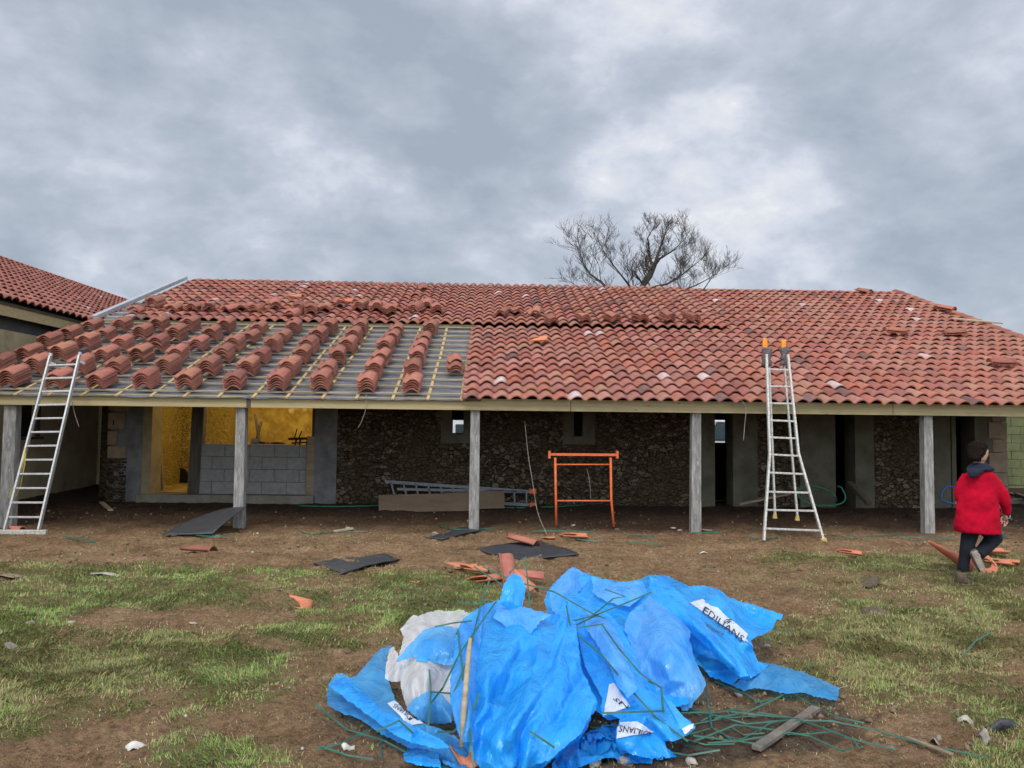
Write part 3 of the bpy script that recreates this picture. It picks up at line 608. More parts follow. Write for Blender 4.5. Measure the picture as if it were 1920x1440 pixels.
# dressed corner stones, right pier
zz = gz; k = 0
while zz < 2.6:
    h = random.choice([.28, .35, .42]); m = MB(); m.box(wx(1862 - (8 if k % 2 else 0)), wx(1889), YW - .012 * (k % 2), YW + .5, zz + .008, zz + h); m.build('corner_stone', 'dressed', bld, bevel=.012); zz += h; k += 1
# left pier: dressed stones above, thin flat courses below
zz = .05
rs = random.Random(3)
sb = MB()
while zz < .98:
    h = rs.uniform(.035, .075); x = wx(201) + rs.uniform(-.04, .03)
    while x < wx(236) - .05:
        wd = rs.uniform(.12, .3); sb.box(x, min(x + wd - .012, wx(238)), YW - rs.uniform(.0, .06), YW + .3, zz, zz + h - .010, .006); x += wd
    zz += h
sb.build('stone_courses', 'rubble', bld, bevel=.008)
m = MB(); m.box(wx(203), wx(214), YW + .08, YW + .45, .0, ZT); m.build('pier_core', 'mortar', bld)
for (py0, py1, a, b_) in ((867, 844, 202, 236), (842, 816, 201, 219), (813, 782, 201, 233), (779, 755, 201, 240)):
    m = MB(); m.box(wx(a), wx(b_), YW - .035, YW + .3, wz(py0), wz(py1)); m.build('corner_stone', 'dressed', bld, bevel=.02)
m = MB(); m.box(wx(211), wx(213.5), YW - .039, YW - .036, wz(806), wz(796)); m.build('slot', 'dark', bld)
# rear and end walls of the main range
YRW = 30.0
def rx(px, Y=YRW): return XA(px, Y, 850)
for a, b_ in ((-700, 840), (880, 1336), (1365, 2200)): 
    m = MB(); m.box(max(rx(a), XL + .6), min(rx(b_), 11.8), YRW, YRW + .4, -.2, 3.3); m.build('rear_wall', 'rubble', bld)
m = MB(); m.box(rx(840), rx(880), YRW, YRW + .4, ZA(789, YRW), 3.3); m.build('rear_wall', 'plaster', bld)
m = MB(); m.box(rx(840), rx(880), YRW, YRW + .4, -.2, ZA(813, YRW)); m.build('rear_wall', 'plaster', bld)
m = MB(); m.box(rx(1336), rx(1365), YRW, YRW + .4, -.2, ZA(826, YRW)); m.build('rear_wall', 'oldwood', bld)
m = MB(); m.box(rx(1336), rx(1365), YRW, YRW + .4, ZA(783, YRW), 3.3); m.build('rear_wall', 'mossblock', bld)
for x in (XL + .9, 10.55):
    m = MB(); m.add([(x, YW + WT + .02, -.2), (x, YRW - .02, -.2), (x, YRW - .02, 3.0), (x, YR, zr - .3), (x, YW + WT + .02, 2.9), (x + .3, YW + WT + .02, -.2), (x + .3, YRW - .02, -.2), (x + .3, YRW - .02, 3.0), (x + .3, YR, zr - .3), (x + .3, YW + WT + .02, 2.9)], [(0, 1, 2, 3, 4), (9, 8, 7, 6, 5), (0, 5, 6, 1), (1, 6, 7, 2), (2, 7, 8, 3), (3, 8, 9, 4), (4, 9, 5, 0)]); m.build('end_wall', 'rubble', bld)
for px in (1290, 1452, 1560, 1680, 940, 700):     # partitions that keep the rooms dark
    x = wx(px); m = MB(); m.box(x, x + .2, YW + WT + .02, YRW - .2 if px not in (1290, 1452) else 24, -.1, 3.2)
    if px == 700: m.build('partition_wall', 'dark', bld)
# kitchen room lit by a work lamp
ROOMB = 19.4
m = MB(); m.box(wx(246) - .3, wx(640), ROOMB, ROOMB + .2, 0, 3.4); m.build('room_wall', 'yellow', bld)
m = MB(); m.box(XA(270, 18.6), XA(432, 18.6), 18.55, ROOMB - .01, .12, 3.3); m.build('room_wall', 'yellowrubble', bld)
m = MB(); m.box(wx(246) - .3, wx(246) - .1, YW + WT, ROOMB, 0, 3.2); m.build('room_wall', 'yellowrubble', bld)
m = MB(); m.box(wx(640), wx(640) + .2, YW + WT, ROOMB + .2, 0, 3.3); m.build('room_wall', 'yellow', bld)
m = MB(); m.box(wx(246) - .1, wx(640), YW + WT, ROOMB, .05, .30); m.build('room_floor', 'yellow', bld)
m = MB(); hx = XA(340, 18.54); hz0 = .305; m.add([(hx + math.cos(q) * .17, 18.535, hz0 + .18 + math.sin(q) * .17) for q in np.linspace(0, math.pi, 9)] + [(hx - .17, 18.535, hz0), (hx + .17, 18.535, hz0)], [tuple(range(11))]); m.build('niche_dark', 'dark', bld)  # flat black face painted in for the shade inside the arched niche
m = MB(); m.box(wx(262), wx(592), YW - .12, YW + WT - .01, 0.0, wz(932)); m.build('door_step', 'slab', bld, bevel=.02)
# block infill
bz0 = wz(932) + .004; bz1 = wz(838); rows = 4; bh = (bz1 - bz0) / rows
m = MB(); m.box(wx(374), wx(576), YW + .05, YW + .24, bz0, bz1 - .01); m.build('mortar_bed', 'mortar', bld)
m = MB(); bx0, bx1 = wx(374), wx(577)
for r_ in range(rows):
    x = bx0 - (.25 if (r_ % 2 == 0) else .0)
    while x < bx1:
        a, b_ = max(x, bx0), min(x + .49, bx1)
        if b_ - a > .04: m.box(a, b_, YW + .035 + random.uniform(-.004, .004), YW + .25, bz0 + r_ * bh + .003, bz0 + (r_ + 1) * bh - .008)
        x += .5
m.build('block_infill_brickwork', 'block', bld, bevel=.006)
m = MB(); m.hexa([(wx(352), YW + .02, bz0), (wx(374.5), YW + .02, bz0), (wx(374.5), YW + .22, bz0), (wx(352), YW + .22, bz0)], [(wx(357), YW + .02, ZT - .8), (wx(380), YW + .02, ZT - .8), (wx(380), YW + .22, ZT - .8), (wx(357), YW + .22, ZT - .8)]); m.build('door_post', 'oldwood', bld, bevel=.015)
m = MB(); m.box(wx(576), wx(590), YW - .03, YW + .06, wz(935) - .01, wz(822)); m.build('jamb_board', 'plank', bld, bevel=.004)
m = MB(); m.box(wx(584), wx(590), YW + .0, YW + .5, wz(822), ZT); m.build('jamb_board', 'oldwood', bld)
lg = bpy.data.lights.new('work_lamp', 'POINT'); lg.energy = 95; lg.color = (1, .74, .34); lg.shadow_soft_size = .12
lo_ = bpy.data.objects.new('work_lamp', lg); COL.objects.link(lo_); lo_.location = (wx(470), 17.2, 2.55)

# planks and timbers standing in the doorway
for k, (a, b_, y0_, y1_) in enumerate(((302, 291, 928, 770), (306, 297, 925, 768), (299, 286, 900, 768))):
    m = MB(); yy = YW + .75 + .05 * k; m.bar(P(a, y0_, yy - .05), P(b_, y1_, yy + .2), .09, .03, (1, 0, 0)); o = m.build('timber_board', 'plank', bevel=.003); tag(o, ['brown board leaning in the lit doorway, in front of two more', 'middle brown board leaning inside the lit doorway', 'short hind board leaning inside the lit doorway'][k], 'board', 'boards leaning inside the lit doorway')
m = MB(); m.box(XA(284, 16.45), XA(299, 16.45), 16.4, 16.5, .302, .302 + .42); o = m.build('chipboard_offcut', 'shutter', bevel=.004); tag(o, 'low square chipboard offcut standing on the lit doorway floor', 'board')
# clutter on top of the block infill
def clutter():
    z = bz1 + .003; y = YW + .14
    t = thing('workbench_vice', (XA(567, y), y, z), 'dark iron clamp frame on the block infill beside the plaster pier', 'clamp')
    for (a, b_) in (((553, 836), (556, 822)), ((575, 838), (577, 822)), ((561, 837), (563, 824))): m = MB(); m.bar(P(a[0], a[1], y), P(b_[0], b_[1], y), .03, .03); m.build('leg', 'dark', t)
    m = MB(); m.bar(P(541, 823, y), P(581, 822, y), .05, .05); m.bar(P(547, 831, y), P(578, 829, y), .03, .03); m.build('rail', 'dark', t)
    m = MB(); m.bar(P(552, 822, y), P(557, 804, y), .02, .02); m.bar(P(560, 822, y), P(566, 808, y), .02, .02); m.build('handle', 'dark', t)
    for k, (a, b_, c, cc, lab) in enumerate(((470, 490, .12, 'stone', 'pale crumpled bag lying on the block infill by the grey post'), (496, 506, .07, 'freshclay', 'small red tin lying on the block infill'), (508, 533, .05, 'dark', 'dark drill lying flat on the block infill'), (484, 500, .055, 'dark', 'dark box lying between tin and pale bag on infill'))):
        m = MB(); xa, xb = XA(a, y), XA(b_, y); m.loft([((xa, y, z + c * .3), (0, .04, 0), (0, 0, c * .3)), ((lerp(xa, xb, .3), y, z + c * .5), (0, .07, 0), (0, 0, c * .5)), ((lerp(xa, xb, .75), y, z + c * .42), (0, .06, 0), (0, 0, c * .42)), ((xb, y, z + c * .25), (0, .03, 0), (0, 0, c * .2))], 7); o = m.build(['crumpled_bag', 'paint_tin', 'power_drill', 'tool_box'][k], cc); tag(o, lab, ['bag', 'tin', 'drill', 'box'][k])
clutter()
m = MB(); a = P(478, 822, 17.6); m.bar(P(486, 830, 17.6), P(479, 776, 17.6), .09, .05, (1, 0, 0)); m.bar(P(478, 838, 17.6), P(490, 790, 17.6), .05, .05, (1, 0, 0)); m.bar(P(449, 782, 17.6), P(452, 780, 17.6), .05, .05); o = m.build('standing_trestle', 'oldwood'); tag(o, 'dark wooden trestle standing upright inside the yellow lit room', 'trestle')

# ------------------------------------------------------------------ the wing at the left
wing = thing('farm_wing', (-9.5, 20, 0), 'ochre plastered wing with red tiled roof standing square to the long building', 'building')
WX, WZ = -9.22, 3.98; XWR, ZWR = -14.5, 6.44; sl_ = math.atan2(ZWR - WZ, WX - XWR)
wuy = Vector((-math.cos(sl_), 0, math.sin(sl_))); wun = Vector((math.sin(sl_), 0, math.cos(sl_)))
nr = 15
tile_field('roof_tiles', (WX + .1, 8.0, WZ), (0, 1, 0), wuy, wun, 100, nr, lambda c, r: c >= 0, wing, math.hypot(ZWR - WZ, WX - XWR) / nr, .45, 9)
m = MB(); m.hexa([(WX, 8, WZ - .06), (XWR, 8, ZWR - .06), (XWR, 33, ZWR - .06), (WX, 33, WZ - .06)], [(WX, 8, WZ - .01), (XWR, 8, ZWR - .01), (XWR, 33, ZWR - .01), (WX, 33, WZ - .01)]); m.build('roof_deck', 'deck', wing)
m = MB(); m.hexa([(XWR, 8, ZWR - .05), (XWR - 5.2, 8, WZ - .05), (XWR - 5.2, 33, WZ - .05), (XWR, 33, ZWR - .05)], [(XWR, 8, ZWR + .03), (XWR - 5.2, 8, WZ + .03), (XWR - 5.2, 33, WZ + .03), (XWR, 33, ZWR + .03)]); m.build('back_roof', 'field', wing, attr=np.tile((.44, .16, .11, 1), (8, 1)))
m = MB(); m.tube([(XWR, 8, ZWR + .03), (XWR, 33, ZWR + .03)], .09, 8); m.build('ridge_cap', 'clay', wing)
m = MB(); m.box(WX - .06, WX - .02, 8, 33, WZ - .26, WZ - .055); m.build('fascia_board', 'beam', wing)
wy0, wy1 = PX(37, -9.5).y, PX(73, -9.5).y
zs = CAMH - (829 - 795) / FPX * (wy0 + wy1) / 2
for (a, b_, z0, z1, mt) in ((8, wy0, -.2, 3.5, 'wing'), (wy1, 33, -.2, 3.5, 'wing'), (wy0, wy1, -.2, zs, 'wing'), (wy0, wy1, 2.5, 3.5, 'wing'), (8, 33, 3.5, 3.80, 'wingtop')):
    m = MB(); m.box(-9.8, -9.5, a, b_, z0, z1); m.build('wall_section', mt, wing)
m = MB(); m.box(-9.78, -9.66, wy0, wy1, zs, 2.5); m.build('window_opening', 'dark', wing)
m = MB(); m.box(-9.54, -9.44, wy0 - .05, wy1 + .1, zs - .05, zs); m.build('window_sill', 'oldwood', wing)
m = MB(); m.box(-9.52, -9.47, wy1 - .12, wy1, zs, 2.5); m.build('shutter', 'oldwood', wing)
m = MB(); m.box(-19.6, -9.85, 8, 8.3, -.2, 4.0); m.build('gable_wall', 'wing', wing)
m = MB(); m.box(-9.5, wx(203), 19.0, 19.3, -.1, 3.4); o = m.build('link_wall', 'wing'); tag(o, 'mossy plastered wall closing the gap behind the stone pier', 'wall', None, 'thing')

# wall and lumber beyond the right hand end
m = MB(); Yq = 20.5; x = XA(1880, Yq); m.box(x, x + 8, Yq + .02, Yq + .2, 0, 2.9); q = thing('block_wall', (x + 2, Yq, 0), 'mossy green concrete block wall beyond the stone corner of the building', 'wall'); m.build('mortar_bed', 'mossblock', q)
m = MB(); zz = 0.3; k = 0
while zz < 2.8:
    xx = x - (.25 if k % 2 else 0)
    while xx < x + 8: m.box(max(xx, x), min(xx + .49, x + 8), Yq - random.uniform(0, .005), Yq + .1, zz, zz + .215); xx += .5
    zz += .225; k += 1
m.build('block_courses_brickwork', 'mossblock', q, bevel=.006)
LUM = [((1897, 950), (1935, 905), .3, .22, 'oldwood', 'dark squared timber standing against mossy block wall'), ((1890, 950), (1960, 948), .12, .1, 'greywood', 'grey beam lying at foot of mossy block wall'), ((1893, 938), (1950, 960), .1, .05, 'plank', 'pale plank lying aslant before the mossy block wall'), ((1905, 944), (1960, 966), .08, .05, 'plank', 'second pale plank beside the aslant one near block wall')]
for k, (a, b_, w_, h_, mt, lab) in enumerate(LUM):
    m = MB()
    if k == 0: a3 = G(1905, 952); m.box(a3.x, a3.x + .9, 17.4, 17.65, a3.z + .1, a3.z + .62)
    else: m.bar(G(a[0], a[1], .06 + .05 * k), G(b_[0], b_[1] , .06 + .05 * k), w_, h_)
    o = m.build('timber_beam', mt, bevel=.006); tag(o, lab, 'timber')
o = MB(); a = G(1880, 952); 
for k in range(1):
    m = MB(); m.loft([((a.x - .15, 16.25, .15), (.2, 0, 0), (0, .2, 0)), ((a.x - .12, 16.25, .5), (.19, 0, 0), (0, .2, 0)), ((a.x - .1, 16.25, .72), (.1, 0, 0), (0, .1, 0))], 9); tag(m.build('mossy_boulder', 'mossblock', smooth=True), 'round mossy boulder at the foot of the stone corner', 'boulder')

# ------------------------------------------------------------------ stacks of tiles on the battens
ORD = ['first', 'second', 'third', 'fourth', 'fifth', 'sixth', 'seventh', 'eighth', 'ninth', 'tenth', 'eleventh', 'twelfth']
ROTM = Matrix.Rotation(ANG, 4, 'X')
row0 = [-61, 22, 110, 185, 274, 362, 443, 525, 605, 691, 769]
restV = []; restF = []
def put(meshdata, loc, rz=0, tilt=None, name='clay_tile', base=ROTM, sc=1):
    o = bpy.data.objects.new(name, meshdata); COL.objects.link(o)
    o.matrix_world = Matrix.Translation(loc) @ base @ Matrix.Rotation(rz, 4, 'Z') @ (tilt or Matrix.Identity(4)) @ Matrix.Scale(sc, 4); return o
for ci, px in enumerate(row0):
    x0 = RP(px, 728).x
    for r_ in range(6):
        x = x0 + random.uniform(-.05, .05); v = .22 + r_ * .80 + random.uniform(-.04, .04)
        if x - .15 < XL: x = XL + .16
        n = random.choice((5, 6, 6, 6)) if not (r_ > 3 and random.random() < .3) else 4; sx_ = random.uniform(-.004, .004); sy_ = random.uniform(-.006, .006)
        ry = random.uniform(-.09, .09)
        for k in range(n):
            loc = Vector((x + k * sx_ + random.uniform(-.008, .008), Y0, Z0)) + UY * (v + k * sy_ + random.uniform(-.012, .012)) + UN * (.066 + k * .042)
            if r_ < 4:
                o = put(TILE, loc, ry + random.uniform(-.012, .012))
                tag(o, 'red clay tile %s from top, stack %s up from eave, column %s from laid tiles' % (ORD[n - 1 - k], ORD[r_], ORD[len(row0) - ci]), 'roof tile', 'clay tiles stacked on the battens')
            else:
                mm = Matrix.Translation(loc) @ ROTM @ Matrix.Rotation(ry + random.uniform(-.012, .012), 4, 'Z'); A = np.array(mm); restV.append(TILEV @ A[:3, :3].T + A[:3, 3]); restF.append(np.array([f for f in TILEF]) + len(restV[0]) * (len(restV) - 1))
o = npmesh('stacked_tile_rubble', np.concatenate(restV), np.concatenate(restF), 'clay'); tag(o, 'smaller far stacks of red clay tiles on the upper battens under the tiled ridge part', None, None, 'stuff')
for k in range(4):   # the short stack next to the laid tiles
    p = RP(852, 706); loc = p + UN * (.066 + k * .042) + (UY * .28 if k == 3 else Vector((0, 0, 0)))
    o = put(TILE, loc, -.05 + .05 * k); tag(o, 'clay tile %s from top of the low stack nearest the laid tiles' % ORD[3 - k], 'roof tile', 'clay tiles stacked on the battens')

# tiles left loose along the lower edge of the ridge part and about the roof
def loose(px, py, n, rz, up=.15, tx=0, ty=0, lab='', mesh=None, cat='roof tile'):
    p = RP(px, py, up)
    for k in range(n):
        t_ = Matrix.Rotation(tx + random.uniform(-.05, .05), 4, 'X') @ Matrix.Rotation(ty + random.uniform(-.06, .06), 4, 'Y')
        o = put(mesh or TILE, p + UN * (k * .038) - UY * .2, rz + random.uniform(-.1, .1), t_, 'loose_tile')
        tag(o, lab if n == 1 else '%s, %s from the top' % (lab, ORD[n - 1 - k]), cat, 'loose clay tiles left on the ridge part')
LS = [(255, 583, 1, .1), (290, 575, 4, -.1), (325, 583, 2, .05), (362, 580, 2, 0), (395, 580, 2, .25), (425, 582, 1, -.4), (455, 580, 1, .1), (478, 582, 2, -.1), (520, 576, 2, .3), (545, 590, 1, -.2), (562, 580, 2, -.3), (585, 586, 3, .1), (610, 582, 2, 0), (640, 574, 3, .35), (672, 580, 3, -.2), (706, 581, 3, .1), (735, 588, 3, .5), (748, 580, 1, .9), (775, 582, 2, -.3), (800, 576, 2, 0), (820, 585, 3, .1), (935, 590, 1, -.3), (968, 587, 1, .1), (1000, 590, 1, -.1), (1036, 606, 2, .15), (1096, 603, 3, .2), (1152, 603, 3, .25), (1203, 602, 3, .2), (1253, 602, 3, .25), (1300, 603, 3, .3)]
for i, (px, py, n, rz) in enumerate(LS):
    lb = '%s loose tile heap from the zinc edge' % (ORD[i] if i < 12 else ['thirteenth', 'fourteenth', 'fifteenth', 'sixteenth', 'seventeenth', 'eighteenth', 'nineteenth', 'twentieth', 'twenty-first', 'twenty-second', 'twenty-third', 'twenty-fourth', 'twenty-fifth', 'twenty-sixth', 'twenty-seventh', 'twenty-eighth', 'twenty-ninth', 'thirtieth'][i - 12])
    loose(px, py - 3, n + 1, rz, .20, random.uniform(-.12, .05), random.uniform(-.3, .3), lb)
for (px, py, n, rz, lab) in ((1025, 632, 1, 1.5, 'broken tile lying crosswise on the laid tiles below the step'), (795, 540, 1, .2, 'upturned tile standing up on the ridge line'), (1690, 620, 2, 1.5, 'bright tile lying crosswise, larger upper pair'), (1800, 620, 2, 1.5, 'bright tile lying crosswise near the verge'), (1890, 677, 2, 1.5, 'bright tile lying crosswise on the lower slope'), (1780, 580, 2, .5, 'pale tile lying loose by the sloping verge'), (1625, 545, 1, .3, 'single loose tile poking up on the ridge above the tall ladder'), (570, 554, 1, 1.3, 'single dark broken tile lying high on the ridge slope'), (665, 563, 1, 1.1, 'bright orange shard lying on the ridge slope'), (585, 572, 1, .9, 'pale orange shard lying above the loose heaps')):
    loose(px, py, n, rz, .16, random.uniform(-.1, .1), 0, lab, None if n == 2 or rz == .2 or rz == .3 else BROKEN[0])
m = MB(); a = RP(1785, 597, .14); b_ = RP(1880, 606, .12); m.bar(a, b_, .12, .03, UN); o = m.build('verge_plank', 'batten', bevel=.004); tag(o, 'pale wooden plank lying on the roof along the sloping verge', 'plank')

# ------------------------------------------------------------------ ladders
def ladder_left():
    Yf, Yt = 12.25, 12.78
    fl, fr = P(8, 1012, 12.1), P(72, 1010, 12.1); fl.z = fr.z = TZ(fl.x, 12.1) + .07
    tl, tr = P(93, 668, 12.72), P(148, 666, 12.72)
    tl = Vector((tl.x, 12.84 - .1, tl.z)); tr = Vector((tr.x, 12.74, tr.z))
    t = thing('aluminium_ladder', (fl + fr) / 2, 'long plain aluminium ladder leaning on the fascia board near the ochre wing', 'ladder', 'ladders leaning on the roof edge')
    for a, b_ in ((fl, tl), (fr, tr)): m = MB(); m.bar(a, b_, .03, .07, (0, -1, 0)); m.build('rail', 'alu', t, bevel=.006)
    for k in range(12):
        s_ = .07 + k * .0795; a = fl.lerp(tl, s_); b_ = fr.lerp(tr, s_); m = MB(); m.bar(a, b_, .032, .03); m.build('rung', 'alu', t, bevel=.005)
    m = MB(); m.bar(fl + Vector((-.2, 0, -.03)), fr + Vector((.12, 0, -.03)), .06, .07); m.build('foot_bar', 'alu_dirty', t, bevel=.008)
    for b_ in (tl, tr): m = MB(); m.bar(b_ + Vector((0, .0, -.1)), b_ + Vector((.05, .06, -.13)), .04, .04); m.tube([b_ - Vector((0, 0, .0)), b_ + Vector((0, .01, .05))], .028, 8); m.build('end_cap', 'zinc', t)
    m = MB(); p = fl.lerp(tl, .44); pts = [p + Vector((.02, -.05, .0)), p + Vector((.0, -.06, -.25)), p + Vector((-.1, -.05, -.5)), p + Vector((-.2, -.04, -.72)), p + Vector((-.1, -.05, -.76)), p + Vector((-.02, -.06, -.55)), p + Vector((.03, -.05, -.2)), p + Vector((.02, -.04, .05))]; m.tube(pts, .009, 6); o = m.build('rope_loop', 'rope', smooth=True); tag(o, 'yellow rope loop hanging from the rung of the plain ladder', 'rope')
ladder_left()
def ladder_right():
    g = lambda px, py: G(px, py)
    a0, b0 = g(1432, 1014), g(1546, 1022); 
    yf = (a0.y + b0.y) / 2; top = 12.70
    t = thing('combination_ladder', (a0 + b0) / 2, 'paint splashed splayed ladder with orange tips and rags on the laid tiles', 'ladder', 'ladders leaning on the roof edge')
    def side(pts, name='rail', mat='alu_dirty', w_=.035, h_=.06):
        for i in range(len(pts) - 1): m = MB(); m.bar(pts[i], pts[i + 1], w_, h_, (0, -1, 0)); m.build(name, mat, t, bevel=.006)
    def yy(py, f=yf, tp=top): return lerp(f, tp, (1018 - py) / (1018 - 655))
    L1 = [P(1432, 1014, yy(1014)), P(1443, 850, yy(850)), P(1437, 665, yy(665))]; R1 = [P(1546, 1020, yy(1020)), P(1497, 850, yy(850)), P(1477, 665, yy(665))]
    side(L1); side(R1)
    L2 = [P(1453, 966, 12.5), P(1447, 850, 12.62), P(1441, 660, 12.82)]; R2 = [P(1495, 970, 12.5), P(1484, 850, 12.62), P(1468, 660, 12.82)]
    side([L2[0], L2[2]], w_=.03, h_=.05); side([R2[0], R2[2]], w_=.03, h_=.05)
    def on(Lp, py):
        for i in range(len(Lp) - 1):
            z0_, z1_ = Lp[i], Lp[i + 1]
            pa = {1432: 1014, 1443: 850}
        return None
    def at(pxs, py):
        ys = [1018, 850, 665]; 
        for i in range(2):
            if py >= ys[i + 1] or i == 1:
                f_ = (ys[i] - py) / (ys[i] - ys[i + 1]); return P(lerp(pxs[i], pxs[i + 1], f_), py, yy(py))
    for k, (pl, pr) in enumerate(((991, 995), (956, 958), (922, 924), (886, 889), (852, 855), (820, 822), (788, 790), (756, 757), (724, 725), (692, 694))):
        m = MB(); m.bar(at((1432, 1443, 1437), pl), at((1546, 1497, 1477), pr), .035, .03); m.build('rung', 'alu_dirty', t, bevel=.005)
    for p, c in ((P(1546, 1020, yy(1020)), 1),): m = MB(); m.bar(p + Vector((-.02, 0, .09)), p + Vector((.01, 0, -.03)), .06, .08); m.build('rubber_foot', 'yellowcap', t, bevel=.01)
    for p in (L2[0], R2[0]): m = MB(); m.loft([(p + Vector((0, 0, .04)), (.022, 0, 0), (0, .03, 0)), (p + Vector((0, 0, -.05)), (.04, 0, 0), (0, .04, 0))], 8); m.build('rubber_foot', 'yellowcap', t)
    for (px, py) in ((1434, 640), (1469, 643)):
        p = P(px, py, 12.85); m = MB(); m.box(p.x - .04, p.x + .04, p.y - .03, p.y + .03, p.z - .12, p.z + .05); m.build('tip_cap', 'orangecap', t, bevel=.015)
    for k, (px, py) in enumerate(((1438, 667), (1471, 666))):
        p = P(px, py, 12.78); m = MB(); rs = random.Random(k); secs = []
        for i in range(8): an = i / 7; secs.append((p + Vector((rs.uniform(-.015, .015), 0, .13 - .3 * an)), (.05 + rs.uniform(0, .045), 0, rs.uniform(-.03, .03)), (rs.uniform(-.02, .02), .05 + rs.uniform(0, .03), 0)))
        m.loft(secs, 11); o = m.build('tied_rag', 'rag', smooth=True); tag(o, ['grey plastic rag tied round the ladder tip toward the wing', 'brown reddish rag tied round the other ladder tip'][k], 'rag')
ladder_right()

# orange trestle
def trestle():
    yb = 13.35
    t = thing('steel_trestle', (XA(1095, yb), yb, TZ(XA(1095, yb), yb)), 'orange painted steel roofing trestle standing between two veranda posts', 'trestle')
    def leg(pts): 
        m = MB(); m.tube(pts, .022, 10); m.build('leg', 'orange', t, smooth=True)
    pl = [P(1043, 985, yb), P(1042, 920, yb), P(1041, 858, yb)]; pr = [P(1151, 988, yb), P(1146, 935, yb), P(1145, 858, yb)]
    leg(pl); leg(pr)
    m = MB(); m.bar(P(1029, 852, yb), P(1158, 853, yb), .045, .045); m.build('top_bar', 'orange', t, bevel=.005)
    for px in (1030, 1157): m = MB(); a = P(px, 852, yb); m.box(a.x - .02, a.x + .02, a.y - .05, a.y + .05, a.z - .07, a.z + .06); m.build('end_plate', 'orange', t, bevel=.004)
    for py in (871, 939): m = MB(); m.tube([P(1043, py, yb), P(1147, py, yb)], .014, 8); m.build('cross_rail', 'orange', t, smooth=True)
trestle()

